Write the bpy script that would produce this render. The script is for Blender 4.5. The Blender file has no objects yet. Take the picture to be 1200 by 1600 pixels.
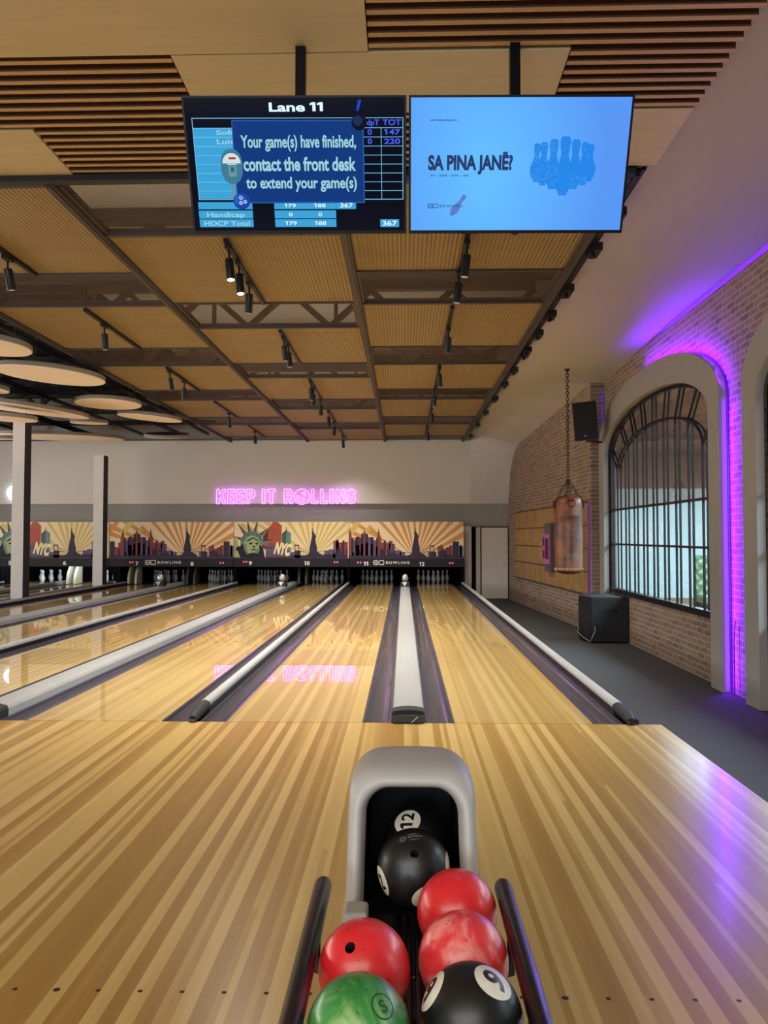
import bpy, math, random
from mathutils import Vector, Matrix
random.seed(11)
scene = bpy.context.scene
COL = scene.collection
PI = math.pi
D0 = 5.86            # camera stands this far behind the foul line (foul line: y = 0)
CAMZ = 1.447
YOFF = [0.0]
def Y(d): return d - D0 + YOFF[0]

# ------------------------------------------------------------------ materials
def lin(c):
    out = []
    for v in c[:3]:
        v = v / 255.0
        out.append(v / 12.92 if v <= 0.04045 else ((v + 0.055) / 1.055) ** 2.4)
    return (out[0], out[1], out[2], 1.0)

class NT:
    """tiny node helper"""
    def __init__(s, name):
        s.m = bpy.data.materials.new(name); s.m.use_nodes = True
        s.t = s.m.node_tree; s.t.nodes.clear()
        s.out = s.n('ShaderNodeOutputMaterial')
    def n(s, typ, **kw):
        nd = s.t.nodes.new(typ)
        for k, v in kw.items():
            setattr(nd, k, v)
        return nd
    def l(s, a, b): s.t.links.new(a, b)
    def val(s, nd, i, v):
        if hasattr(v, 'is_output') or isinstance(v, bpy.types.NodeSocket): s.l(v, nd.inputs[i])
        else: nd.inputs[i].default_value = v
    def math(s, op, a, b=None, c=None, clamp=False):
        nd = s.n('ShaderNodeMath', operation=op); nd.use_clamp = clamp
        s.val(nd, 0, a)
        if b is not None: s.val(nd, 1, b)
        if c is not None: s.val(nd, 2, c)
        return nd.outputs[0]
    def mix(s, f, a, b, mode='MIX'):
        nd = s.n('ShaderNodeMix', data_type='RGBA', blend_type=mode)
        s.val(nd, 0, f); s.val(nd, 6, a); s.val(nd, 7, b)
        return nd.outputs[2]
    def ramp(s, f, stops, interp='LINEAR'):
        nd = s.n('ShaderNodeValToRGB'); nd.color_ramp.interpolation = interp
        e = nd.color_ramp.elements
        while len(e) < len(stops): e.new(0.5)
        for i, (p, c) in enumerate(stops):
            e[i].position = p; e[i].color = c
        s.l(f, nd.inputs[0]); return nd.outputs[0]
    def pos(s):
        g = s.n('ShaderNodeNewGeometry'); sp = s.n('ShaderNodeSeparateXYZ'); s.l(g.outputs['Position'], sp.inputs[0])
        return g.outputs['Position'], sp.outputs[0], sp.outputs[1], sp.outputs[2]
    def objc(s):
        g = s.n('ShaderNodeTexCoord'); sp = s.n('ShaderNodeSeparateXYZ'); s.l(g.outputs['Object'], sp.inputs[0])
        return g.outputs['Object'], sp.outputs[0], sp.outputs[1], sp.outputs[2]
    def comb(s, x, y, z):
        nd = s.n('ShaderNodeCombineXYZ'); s.val(nd, 0, x); s.val(nd, 1, y); s.val(nd, 2, z); return nd.outputs[0]
    def noise(s, vec, scale, detail=3, rough=0.5, dist=0.0):
        nd = s.n('ShaderNodeTexNoise'); nd.inputs['Scale'].default_value = scale
        nd.inputs['Detail'].default_value = detail; nd.inputs['Roughness'].default_value = rough
        nd.inputs['Distortion'].default_value = dist
        if vec is not None: s.l(vec, nd.inputs['Vector'])
        return nd.outputs['Fac']
    def bsdf(s, color, rough=0.5, metal=0.0, coat=0.0, coat_rough=0.05, spec=0.5, emit=None, estr=0.0, bump=None, bstr=0.2, bdist=0.01):
        b = s.n('ShaderNodeBsdfPrincipled')
        s.val(b, 'Base Color', color); s.val(b, 'Roughness', rough); s.val(b, 'Metallic', metal)
        b.inputs['Coat Weight'].default_value = coat; b.inputs['Coat Roughness'].default_value = coat_rough
        b.inputs['Specular IOR Level'].default_value = spec
        if emit is not None:
            s.val(b, 'Emission Color', emit); b.inputs['Emission Strength'].default_value = estr
        if bump is not None:
            bn = s.n('ShaderNodeBump'); bn.inputs['Strength'].default_value = bstr; bn.inputs['Distance'].default_value = bdist
            s.l(bump, bn.inputs['Height']); s.l(bn.outputs[0], b.inputs['Normal'])
        s.l(b.outputs[0], s.out.inputs[0]); return b

_mc = {}
def flat(name, rgb, rough=0.6, metal=0.0, coat=0.0, spec=0.5, var=0.06, vscale=4.0):
    """plain painted surface with a faint procedural mottling"""
    if name in _mc: return _mc[name]
    t = NT(name); p, x, y, z = t.pos()
    f = t.noise(p, vscale, 3)
    c = lin(rgb)
    lo = tuple(v * (1 - var) for v in c[:3]) + (1,); hi = tuple(min(1, v * (1 + var)) for v in c[:3]) + (1,)
    t.bsdf(t.mix(f, lo, hi), rough, metal, coat, spec=spec)
    _mc[name] = t.m; return t.m
def glow(name, rgb, strength=1.0, base=(8, 8, 10), rough=0.25, spec=0.5):
    if name in _mc: return _mc[name]
    t = NT(name); t.bsdf(lin(base), rough, spec=spec, emit=lin(rgb), estr=strength)
    _mc[name] = t.m; return t.m

def boards(name, bw, seg, cols, rough, coat, coat_rough=0.05, grain=0.12):
    t = NT(name); p, x, y, z = t.pos()
    b1 = t.math('FLOOR', t.math('DIVIDE', x, bw))
    w1 = t.n('ShaderNodeTexWhiteNoise', noise_dimensions='1D'); t.l(b1, w1.inputs['W'])
    seg_i = t.math('FLOOR', t.math('ADD', t.math('DIVIDE', y, seg), t.math('MULTIPLY', w1.outputs['Value'], 7.31)))
    w2 = t.n('ShaderNodeTexWhiteNoise', noise_dimensions='2D'); t.l(t.comb(b1, seg_i, 0.0), w2.inputs['Vector'])
    b3 = t.math('FLOOR', t.math('DIVIDE', x, bw * 2))
    w3 = t.n('ShaderNodeTexWhiteNoise', noise_dimensions='1D'); t.l(b3, w3.inputs['W'])
    f = t.math('ADD', t.math('ADD', t.math('MULTIPLY', w1.outputs['Value'], 0.22), t.math('MULTIPLY', w3.outputs['Value'], 0.62)), t.math('MULTIPLY', w2.outputs['Value'], 0.16))
    base = t.ramp(f, [(0.2, lin(cols[0])), (0.45, lin(cols[1])), (0.55, lin(cols[2])), (0.8, lin(cols[3]))])
    g = t.noise(t.comb(t.math('MULTIPLY', x, 30.0), t.math('MULTIPLY', y, 2.2), b1), 1.0, 3, 0.5, 0.6)
    g2 = t.noise(t.comb(t.math('MULTIPLY', x, 9.0), t.math('MULTIPLY', y, 1.1), 3.0), 1.0, 2)
    gg = t.math('ADD', t.math('MULTIPLY', t.math('SUBTRACT', g, 0.5), grain * 1.5), t.math('MULTIPLY', t.math('SUBTRACT', g2, 0.5), grain * 1.3))
    c = t.mix(1.0, base, t.comb(t.math('ADD', 1.0, gg), t.math('ADD', 1.0, gg), t.math('ADD', 1.0, gg)), 'MULTIPLY')
    fr = t.math('FRACT', t.math('DIVIDE', x, bw))
    edge = t.math('LESS_THAN', fr, 0.035)
    c = t.mix(t.math('MULTIPLY', edge, 0.18), c, lin((70, 45, 20)))
    rr = t.math('ADD', rough, t.math('MULTIPLY', g2, 0.05))
    t.bsdf(c, rr, coat=coat, coat_rough=coat_rough)
    return t.m

M = {}
M['approach'] = boards('approach_wood', 0.0269, 2.4, [(158, 120, 60), (168, 132, 70), (190, 157, 94), (200, 168, 106)], 0.27, 0.25, 0.14)
M['lane'] = boards('lane_wood', 0.0269, 3.1, [(176, 144, 80), (184, 152, 88), (198, 166, 100), (204, 174, 110)], 0.26, 0.95, 0.012, 0.035)
M['approach_hole'] = flat('approach_hole', (22, 16, 12), 0.5)
M['arrow'] = flat('lane_arrow', (60, 38, 20), 0.3)
M['gutter'] = flat('gutter_plastic', (66, 64, 76), 0.24, coat=0.3, var=0.12, vscale=5)
M['cap'] = flat('divider_cap', (152, 153, 154), 0.36, var=0.12, vscale=6)
M['rail'] = flat('bumper_white', (166, 167, 168), 0.36, var=0.08)
M['black'] = flat('black_plastic', (18, 18, 20), 0.35)
M['bezel'] = flat('screen_bezel', (7, 7, 10), 0.45, spec=0.25)
M['blackmetal'] = flat('black_metal', (22, 21, 22), 0.42, 0.3)
M['carpet'] = None
def carpet():
    t = NT('carpet'); p, x, y, z = t.pos()
    f = t.noise(p, 160, 3, 0.7); g = t.noise(p, 1.3, 3)
    c = t.mix(f, lin((44, 43, 46)), lin((88, 85, 84)))
    c = t.mix(t.math('MULTIPLY', g, 0.5), c, lin((52, 51, 54)))
    t.bsdf(c, 0.95, spec=0.1, bump=f, bstr=0.4, bdist=0.004); return t.m
M['carpet'] = carpet()
def brick():
    t = NT('old_brick'); p, x, y, z = t.pos()
    wob = t.noise(p, 7, 2)
    v = t.comb(t.math('ADD', y, t.math('MULTIPLY', wob, 0.012)), t.math('ADD', z, t.math('MULTIPLY', wob, 0.012)), 0.0)
    b = t.n('ShaderNodeTexBrick'); b.offset = 0.5
    t.l(v, b.inputs['Vector']); b.inputs['Scale'].default_value = 1.0
    b.inputs['Brick Width'].default_value = 0.235; b.inputs['Row Height'].default_value = 0.082
    b.inputs['Mortar Size'].default_value = 0.012; b.inputs['Mortar Smooth'].default_value = 0.6; b.inputs['Bias'].default_value = 0.0
    b.inputs['Color1'].default_value = lin((142, 118, 102)); b.inputs['Color2'].default_value = lin((104, 88, 80)); b.inputs['Mortar'].default_value = lin((164, 150, 136))
    n1 = t.noise(p, 16, 4, 0.65); n2 = t.noise(p, 1.7, 3)
    wash = t.math('MULTIPLY', t.math('SUBTRACT', n1, 0.40, clamp=True), 2.2, clamp=True)
    c = t.mix(t.math('MULTIPLY', wash, 0.8), b.outputs['Color'], lin((164, 146, 130)))
    c = t.mix(t.math('MULTIPLY', t.math('SUBTRACT', n2, 0.5, clamp=True), 1.4, clamp=True), c, lin((150, 122, 98)))
    t.bsdf(c, 0.9, spec=0.15, bump=b.outputs['Fac'], bstr=-0.6, bdist=0.01); return t.m
M['brick'] = brick()
M['plaster'] = flat('white_plaster', (209, 204, 197), 0.85, spec=0.2, var=0.03, vscale=1.5)
M['soffit'] = flat('soffit_shaded_plaster', (193, 188, 186), 0.85, spec=0.2, var=0.03, vscale=1.5)  # end-wall plaster in a darker tone, the soffit's dimmer light put into the colour
M['greywall'] = flat('grey_paint', (150, 146, 142), 0.8, spec=0.2, var=0.03)
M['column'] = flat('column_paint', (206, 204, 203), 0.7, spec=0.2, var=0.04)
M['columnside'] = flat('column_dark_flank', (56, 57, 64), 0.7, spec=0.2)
M['frame'] = flat('arch_stone', (150, 145, 140), 0.8, spec=0.2, var=0.05, vscale=3)
M['roofblack'] = flat('roof_black', (22, 22, 24), 0.9, spec=0.1)
M['roofpale'] = flat('roof_pale', (188, 176, 158), 0.9, spec=0.1)
M['truss'] = flat('truss_grey', (74, 68, 64), 0.7)
M['trussblack'] = flat('truss_black', (34, 33, 34), 0.7)
M['beam'] = flat('grid_beam', (70, 58, 54), 0.6)
M['blackbeam'] = flat('front_beam', (14, 14, 15), 0.5)
def ribbed():
    t = NT('ribbed_wood'); p, x, y, z = t.pos()
    s = t.math('SINE', t.math('MULTIPLY', x, 2 * PI / 0.042))
    s01 = t.math('ADD', t.math('MULTIPLY', s, 0.5), 0.5)
    g = t.noise(t.comb(t.math('MULTIPLY', x, 1.2), t.math('MULTIPLY', y, 5.0), 0.0), 1.0, 4, 0.6)
    c = t.mix(g, lin((140, 117, 76)), lin((170, 146, 101)))
    c = t.mix(t.math('MULTIPLY', s01, 0.42), c, lin((106, 86, 54)))
    t.bsdf(c, 0.6, spec=0.25, bump=s01, bstr=0.5, bdist=0.01); return t.m
M['ribbed'] = ribbed()
def meshmat():
    t = NT('perforated_mesh'); p, x, y, z = t.pos()
    a = t.math('SINE', t.math('MULTIPLY', x, 2 * PI / 0.03)); b = t.math('SINE', t.math('MULTIPLY', y, 2 * PI / 0.03))
    hole = t.math('GREATER_THAN', t.math('MULTIPLY', a, b), -0.22)
    d = t.n('ShaderNodeBsdfPrincipled'); d.inputs['Base Color'].default_value = lin((112, 92, 82)); d.inputs['Roughness'].default_value = 0.6
    tr = t.n('ShaderNodeBsdfTransparent'); mx = t.n('ShaderNodeMixShader')
    t.l(hole, mx.inputs[0]); t.l(d.outputs[0], mx.inputs[1]); t.l(tr.outputs[0], mx.inputs[2]); t.l(mx.outputs[0], t.out.inputs[0]); return t.m
M['mesh'] = meshmat()
def woodpanel(name, c1, c2, axis='x', rough=0.55):
    t = NT(name); p, x, y, z = t.pos()
    if axis == 'x': v = t.comb(t.math('MULTIPLY', x, 0.7), t.math('MULTIPLY', y, 9.0), z)
    elif axis == 'y': v = t.comb(t.math('MULTIPLY', x, 9.0), t.math('MULTIPLY', y, 0.7), z)
    else: v = t.comb(t.math('MULTIPLY', x, 6.0), t.math('MULTIPLY', y, 6.0), t.math('MULTIPLY', z, 0.8))
    g = t.noise(v, 1.6, 5, 0.6, 0.4)
    t.bsdf(t.mix(g, lin(c1), lin(c2)), rough, spec=0.3); return t.m
M['birch'] = woodpanel('birch_panel', (184, 168, 130), (208, 192, 156))
M['slat'] = woodpanel('slat_wood', (176, 140, 98), (206, 170, 124))
M['slatshade'] = flat('slat_shaded_side', (92, 64, 46), 0.8)  # side faces coloured darker to stand for the shade between slats
M['slatback'] = flat('slat_backing', (52, 38, 28), 0.9)
def wallpanel():
    t = NT('bamboo_panel'); p, x, y, z = t.pos()
    k = t.math('FLOOR', t.math('DIVIDE', y, 0.21)); w = t.n('ShaderNodeTexWhiteNoise', noise_dimensions='2D')
    t.l(t.comb(k, t.math('FLOOR', t.math('DIVIDE', z, 0.435)), 0.0), w.inputs['Vector'])
    g = t.noise(t.comb(x, t.math('MULTIPLY', y, 14), z), 1.0, 3)
    c = t.mix(t.math('ADD', t.math('MULTIPLY', w.outputs['Value'], 0.6), t.math('MULTIPLY', g, 0.4)), lin((142, 110, 68)), lin((172, 136, 90)))
    fr = t.math('LESS_THAN', t.math('FRACT', t.math('DIVIDE', y, 0.21)), 0.05)
    t.bsdf(t.mix(t.math('MULTIPLY', fr, 0.4), c, lin((90, 64, 36))), 0.6, spec=0.3); return t.m
M['wallpanel'] = wallpanel()
M['walltrim'] = flat('panel_trim', (74, 54, 36), 0.6)
M['disc'] = flat('acoustic_felt', (244, 224, 202), 0.9, spec=0.1, var=0.03)
M['discedge'] = flat('disc_edge', (150, 142, 136), 0.9, spec=0.1)
M['steel'] = flat('window_steel', (26, 28, 34), 0.4, 0.4)
M['wire'] = flat('wire', (120, 118, 115), 0.4, 0.6)
M['pin'] = flat('pin_white', (196, 198, 198), 0.3, coat=0.3, var=0.02)
M['pinred'] = flat('pin_red', (170, 24, 26), 0.3)
M['pitblack'] = flat('pit_black', (10, 10, 14), 0.8, spec=0.1)
M['guarddark'] = flat('guard_dark', (62, 56, 50), 0.6)
M['guard'] = flat('guard_white', (186, 178, 158), 0.5)
M['silver'] = flat('silver', (190, 190, 192), 0.3, 0.6)
M['hood'] = flat('hood_grey', (172, 170, 167), 0.5, coat=0.05, var=0.05, vscale=5)
M['hoodin'] = flat('hood_inside', (7, 7, 9), 0.6, spec=0.2)
M['tube'] = flat('tube_black', (14, 13, 15), 0.34, coat=0.15)
M['rubber'] = flat('rubber', (20, 20, 22), 0.7)
M['speaker'] = flat('speaker_black', (10, 11, 14), 0.7, var=0.15, vscale=60)
M['speakergrille'] = flat('speaker_grille', (11, 11, 13), 0.85, var=0.3, vscale=220)
M['chain'] = flat('chain_steel', (46, 38, 34), 0.45, 0.7)
M['door'] = flat('door_white', (208, 200, 190), 0.6, spec=0.3, var=0.02)
M['doortrim'] = flat('door_trim', (190, 182, 172), 0.6, var=0.02)
M['cable'] = flat('cable_dark', (30, 28, 30), 0.6)
M['lens'] = glow('lamp_lens', (255, 232, 200), 0.3)
M['lenson'] = glow('lamp_lens_lit', (255, 246, 230), 14.0)
M['purple'] = glow('purple_strip', (96, 0, 255), 40.0)
M['purplelow'] = glow('purple_strip_soft', (104, 8, 255), 0.7)
M['pinkwash'] = glow('pink_wash', (170, 70, 190), 0.22)  # faint glow standing in for pink light washing the panelling edge
M['neonpink'] = glow('neon_pink', (222, 100, 255), 5.4)
M['neonwhite'] = glow('neon_white', (220, 236, 255), 7.0)
def leather():
    t = NT('brown_leather'); p, x, y, z = t.pos()
    n1 = t.noise(p, 3.2, 4, 0.6, 0.5); n2 = t.noise(p, 30, 3)
    c = t.ramp(n1, [(0.3, lin((56, 32, 24))), (0.5, lin((100, 54, 30))), (0.72, lin((146, 82, 44)))])
    c = t.mix(t.math('MULTIPLY', n2, 0.3), c, lin((60, 38, 30)))
    t.bsdf(c, 0.42, coat=0.1, coat_rough=0.3, bump=n2, bstr=0.15, bdist=0.004); return t.m
M['leather'] = leather()
def marble(name, c1, c2, c3, sc, dist, spots=True, rough=0.36, coat=0.3):
    t = NT(name); p, x, y, z = t.objc()
    n1 = t.noise(p, sc, 5, 0.62, dist)
    c = t.ramp(n1, [(0.32, lin(c1)), (0.5, lin(c2)), (0.66, lin(c3))])
    if spots:
        s = t.noise(t.comb(t.math('MULTIPLY', x, 30), t.math('MULTIPLY', y, 75), t.math('MULTIPLY', z, 45)), 1.0, 2, 0.5, 0.8)
        c = t.mix(t.math('MULTIPLY', t.math('GREATER_THAN', s, 0.70), 0.75), c, lin((60, 20, 24)))
    t.bsdf(c, rough, coat=coat, coat_rough=0.2); return t.m
M['ballred'] = marble('ball_red', (206, 30, 38), (220, 40, 48), (230, 84, 88), 3.0, 0.6)
M['ballpink'] = marble('ball_red_swirl', (208, 36, 44), (220, 62, 68), (234, 132, 130), 7.0, 2.6)
M['ballgreen'] = marble('ball_green', (28, 104, 44), (62, 136, 66), (142, 176, 112), 6.0, 2.2)
M['ballblack'] = marble('ball_black', (11, 11, 14), (14, 14, 17), (20, 20, 24), 5.0, 0.3, False, 0.42, 0.12)
M['decalwhite'] = flat('decal_white', (214, 208, 194), 0.4, var=0.12, vscale=60)
M['decalblack'] = flat('decal_black', (18, 18, 20), 0.4)
M['decalgrey'] = flat('decal_grey', (130, 126, 120), 0.5)
M['decalink'] = flat('decal_ink', (34, 66, 46), 0.5)
M['hole'] = flat('finger_hole', (6, 6, 7), 0.7)
# room behind the windows
M['teal'] = flat('back_room_wall', (196, 216, 218), 0.8, var=0.02)
M['brownwall'] = flat('back_room_brown', (128, 98, 86), 0.7)
M['backfloor'] = woodpanel('back_room_floor', (120, 88, 52), (160, 122, 76), 'y')
M['sofa'] = flat('green_leather', (74, 100, 68), 0.4, coat=0.2)
def glass(name, tint, base):
    t = NT(name)
    fr = t.n('ShaderNodeLayerWeight'); fr.inputs[0].default_value = 0.5
    f = t.math('ADD', t.math('MULTIPLY', t.math('POWER', fr.outputs['Facing'], 4.0), 0.9), base, clamp=True)
    tr = t.n('ShaderNodeBsdfTransparent'); tr.inputs[0].default_value = tint
    gl = t.n('ShaderNodeBsdfGlossy'); gl.inputs['Roughness'].default_value = 0.015
    mx = t.n('ShaderNodeMixShader'); t.l(f, mx.inputs[0]); t.l(tr.outputs[0], mx.inputs[1]); t.l(gl.outputs[0], mx.inputs[2])
    t.l(mx.outputs[0], t.out.inputs[0]); return t.m
M['glass'] = glass('clear_glass', (0.94, 0.98, 1.0, 1), 0.03)
M['glassdark'] = glass('tinted_glass', (0.62, 0.52, 0.49, 1), 0.10)

# ------------------------------------------------------------------ mesh helpers
class MB:
    def __init__(s): s.v = []; s.f = []; s.m = []
    def poly(s, pts, mi=0):
        k = len(s.v); s.v += [tuple(p) for p in pts]; s.f.append(tuple(range(k, k + len(pts)))); s.m.append(mi); return s
    def add(s, vs, fs, mi=0):
        k = len(s.v); s.v += [tuple(p) for p in vs]
        for f in fs: s.f.append(tuple(i + k for i in f)); s.m.append(mi)
        return s
    def box(s, x0, x1, y0, y1, z0, z1, mi=0, mat=None):
        vs = [(x, y, z) for z in (z0, z1) for y in (y0, y1) for x in (x0, x1)]
        if mat is not None: vs = [tuple(mat @ Vector(p)) for p in vs]
        return s.add(vs, [(0, 2, 3, 1), (4, 5, 7, 6), (0, 1, 5, 4), (2, 6, 7, 3), (0, 4, 6, 2), (1, 3, 7, 5)], mi)
    def tube(s, path, r, n=10, mi=0, closed=False, caps=True):
        P = [Vector(p) for p in path]; N = len(P)
        if isinstance(r, (int, float)): r = [r] * N
        rings = []; up = None
        for i in range(N):
            a = P[(i - 1) % N] if (closed or i > 0) else P[i]
            b = P[(i + 1) % N] if (closed or i < N - 1) else P[i]
            t = (b - a)
            if t.length < 1e-9: t = Vector((0, 0, 1))
            t.normalize()
            if up is None:
                up = Vector((0, 0, 1)) if abs(t.z) < 0.9 else Vector((1, 0, 0))
            e1 = t.cross(up)
            if e1.length < 1e-6: e1 = t.cross(Vector((0, 1, 0)))
            e1.normalize(); e2 = e1.cross(t); up = e2
            rings.append([P[i] + (e1 * math.cos(2 * PI * k / n) + e2 * math.sin(2 * PI * k / n)) * r[i] for k in range(n)])
        k0 = len(s.v)
        for rg in rings: s.v += [tuple(p) for p in rg]
        segs = N if closed else N - 1
        for i in range(segs):
            j = (i + 1) % N
            for k in range(n):
                q = (k + 1) % n
                s.f.append((k0 + i * n + k, k0 + i * n + q, k0 + j * n + q, k0 + j * n + k)); s.m.append(mi)
        if caps and not closed:
            s.f.append(tuple(k0 + k for k in range(n))[::-1]); s.m.append(mi)
            s.f.append(tuple(k0 + (N - 1) * n + k for k in range(n))); s.m.append(mi)
        return s
    def bar(s, p0, p1, w, h, mi=0, up=(0, 0, 1)):
        """square section bar between two points"""
        a = Vector(p0); b = Vector(p1); t = (b - a).normalized(); u = Vector(up)
        e1 = t.cross(u)
        if e1.length < 1e-5: e1 = t.cross(Vector((1, 0, 0)))
        e1.normalize(); e2 = e1.cross(t)
        vs = [c + e1 * sx * w / 2 + e2 * sz * h / 2 for c in (a, b) for sx, sz in ((-1, -1), (1, -1), (1, 1), (-1, 1))]
        return s.add(vs, [(0, 1, 2, 3), (7, 6, 5, 4), (0, 4, 5, 1), (1, 5, 6, 2), (2, 6, 7, 3), (3, 7, 4, 0)], mi)
    def lathe(s, prof, c, n=24, mi=0, mat=None, mis=None):
        k0 = len(s.v); C = Vector(c)
        for (r, z) in prof:
            for k in range(n):
                p = Vector((r * math.cos(2 * PI * k / n), r * math.sin(2 * PI * k / n), z))
                if mat is not None: p = mat @ p
                s.v.append(tuple(C + p))
        for i in range(len(prof) - 1):
            for k in range(n):
                q = (k + 1) % n
                s.f.append((k0 + i * n + k, k0 + i * n + q, k0 + (i + 1) * n + q, k0 + (i + 1) * n + k)); s.m.append(mis[i] if mis else mi)
        s.f.append(tuple(k0 + k for k in range(n))[::-1]); s.m.append(mis[0] if mis else mi)
        s.f.append(tuple(k0 + (len(prof) - 1) * n + k for k in range(n))); s.m.append(mis[-1] if mis else mi)
        return s
    def prism(s, pts, axis, a, b, mi=0):
        """closed 2-D outline extruded along an axis (x: pts are (y,z); y: (x,z); z: (x,y))"""
        def P(p, t):
            return (t, p[0], p[1]) if axis == 'x' else (p[0], t, p[1]) if axis == 'y' else (p[0], p[1], t)
        n = len(pts); k = len(s.v)
        s.v += [P(p, a) for p in pts] + [P(p, b) for p in pts]
        s.f.append(tuple(range(k, k + n))); s.m.append(mi)
        s.f.append(tuple(range(k + n, k + 2 * n))[::-1]); s.m.append(mi)
        for i in range(n):
            j = (i + 1) % n
            s.f.append((k + i, k + n + i, k + n + j, k + j)); s.m.append(mi)
        return s
    def build(s, name, mats, parent=None, smooth=False, bevel=0.0, fix=True, angle=None):
        me = bpy.data.meshes.new(name)
        off = root_loc(parent)
        me.from_pydata([(p[0] - off[0], p[1] - off[1], p[2] - off[2]) for p in s.v], [], s.f)
        if not isinstance(mats, (list, tuple)): mats = [mats]
        for m in mats: me.materials.append(m)
        me.polygons.foreach_set('material_index', s.m)
        if fix:
            import bmesh
            bm = bmesh.new(); bm.from_mesh(me); bmesh.ops.recalc_face_normals(bm, faces=bm.faces); bm.to_mesh(me); bm.free()
        if smooth: me.polygons.foreach_set('use_smooth', [True] * len(me.polygons))
        me.update()
        if smooth and angle:
            me.set_sharp_from_angle(angle=math.radians(angle))
        o = bpy.data.objects.new(name, me); COL.objects.link(o)
        if parent is not None: o.parent = parent
        if bevel > 0:
            b = o.modifiers.new('bevel', 'BEVEL'); b.width = bevel; b.segments = 3; b.limit_method = 'ANGLE'
        return o
def root_loc(o):
    l = [0.0, 0.0, 0.0]
    while o is not None:
        l[0] += o.location[0]; l[1] += o.location[1]; l[2] += o.location[2]; o = o.parent
    return l
def tag(o, label, cat, group=None, kind=None):
    o['label'] = label; o['category'] = cat
    if group: o['group'] = group
    o['kind'] = kind or 'thing'
    return o
def thing(name, label, cat, loc=(0, 0, 0), group=None):
    o = bpy.data.objects.new(name, None); COL.objects.link(o); o.location = loc; o.empty_display_size = 0.1
    return tag(o, label, cat, group)
def struct(o, label=None):
    o['kind'] = 'structure'
    if label: o['label'] = label
    return o
def dup(root, loc):
    r = root.copy(); COL.objects.link(r); r.location = loc
    for ch in root.children:
        c = ch.copy(); COL.objects.link(c); c.parent = r
        for g in ch.children:
            d = g.copy(); COL.objects.link(d); d.parent = c
    return r

_tc = {}
def text2d(txt, bold=0.0, spacing=1.0, outline=0.0):
    """letters as flat 2-D faces, cap height normalised to 1, origin at left baseline; outline > 0 gives tubes along the outlines"""
    key = (txt, bold, spacing, outline)
    if key in _tc: return _tc[key]
    if '1' in txt:                                   # a flagged figure one
        vs, fs = [], []; x = 0.0; b = bold * 1.2
        for i, run in enumerate(txt.split('1')):
            if i:
                k0 = len(vs)
                vs += [(x + px_, py_, 0) for px_, py_ in ((0.02 - b, 0.70 - b), (0.02 - b, 0.84 + b * 0.5), (0.20 - b, 1.0), (0.36 + b, 1.0), (0.36 + b, 0.0), (0.21 - b, 0.0), (0.21 - b, 0.76 - b))]
                fs += [(k0 + 2, k0 + 3, k0 + 4, k0 + 5, k0 + 6), (k0, k0 + 1, k0 + 2, k0 + 6)]; x += 0.52
            core = run.strip()
            if core:
                v2, f2 = text2d(core, bold, spacing, outline); x0_ = min(v[0] for v in v2); x1_ = max(v[0] for v in v2)
                if i and run[0] == ' ': x += 0.3
                if i: x += 0.06
                k0 = len(vs); vs += [(v[0] - x0_ + x, v[1], 0) for v in v2]; fs += [tuple(q + k0 for q in f) for f in f2]; x += x1_ - x0_ + 0.08
            if run.endswith(' '): x += 0.28
        _tc[key] = (vs, fs); return _tc[key]
    cu = bpy.data.curves.new('lettering', 'FONT'); cu.body = txt; cu.size = 1.0; cu.offset = bold; cu.space_character = spacing
    cu.resolution_u = 4
    if outline > 0:
        cu.fill_mode = 'NONE' if hasattr(cu, 'fill_mode') else cu.fill_mode
        cu.bevel_depth = outline; cu.bevel_resolution = 2
    ob = bpy.data.objects.new('lettering', cu); COL.objects.link(ob)
    bpy.context.view_layer.update()
    dg = bpy.context.evaluated_depsgraph_get()
    me = ob.evaluated_get(dg).to_mesh()
    vs = [tuple(v.co) for v in me.vertices]; fs = [tuple(p.vertices) for p in me.polygons]
    ob.evaluated_get(dg).to_mesh_clear()
    bpy.data.objects.remove(ob); bpy.data.curves.remove(cu)
    k = 1 / 0.73
    vs = [(x * k, y * k, z * k) for x, y, z in vs]
    _tc[key] = (vs, fs); return _tc[key]
def text_fit(txt, w, h, bold=0.0, spacing=1.0):
    """vertices scaled so the text is w wide with cap height h, starting at x=0"""
    vs, fs = text2d(txt, bold, spacing)
    x0 = min(v[0] for v in vs); x1 = max(v[0] for v in vs)
    return [((v[0] - x0) / (x1 - x0) * w, v[1] * h) for v in vs], fs
def clip(poly, x0, x1, y0, y1):
    def cut(pts, inside, inter):
        out = []
        for i in range(len(pts)):
            a, b = pts[i - 1], pts[i]
            if inside(b):
                if not inside(a): out.append(inter(a, b))
                out.append(b)
            elif inside(a): out.append(inter(a, b))
        return out
    def ix(v): return lambda a, b: (v, a[1] + (b[1] - a[1]) * (v - a[0]) / (b[0] - a[0]))
    def iy(v): return lambda a, b: (a[0] + (b[0] - a[0]) * (v - a[1]) / (b[1] - a[1]), v)
    p = list(poly)
    for ins, it in ((lambda q: q[0] >= x0, ix(x0)), (lambda q: q[0] <= x1, ix(x1)), (lambda q: q[1] >= y0, iy(y0)), (lambda q: q[1] <= y1, iy(y1))):
        if not p: return []
        p = cut(p, ins, it)
    return p if len(p) > 2 else []
def disc_pts(cx, cy, r, n=20, ry=None):
    ry = r if ry is None else ry
    return [(cx + r * math.cos(2 * PI * k / n), cy + ry * math.sin(2 * PI * k / n)) for k in range(n)]

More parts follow.
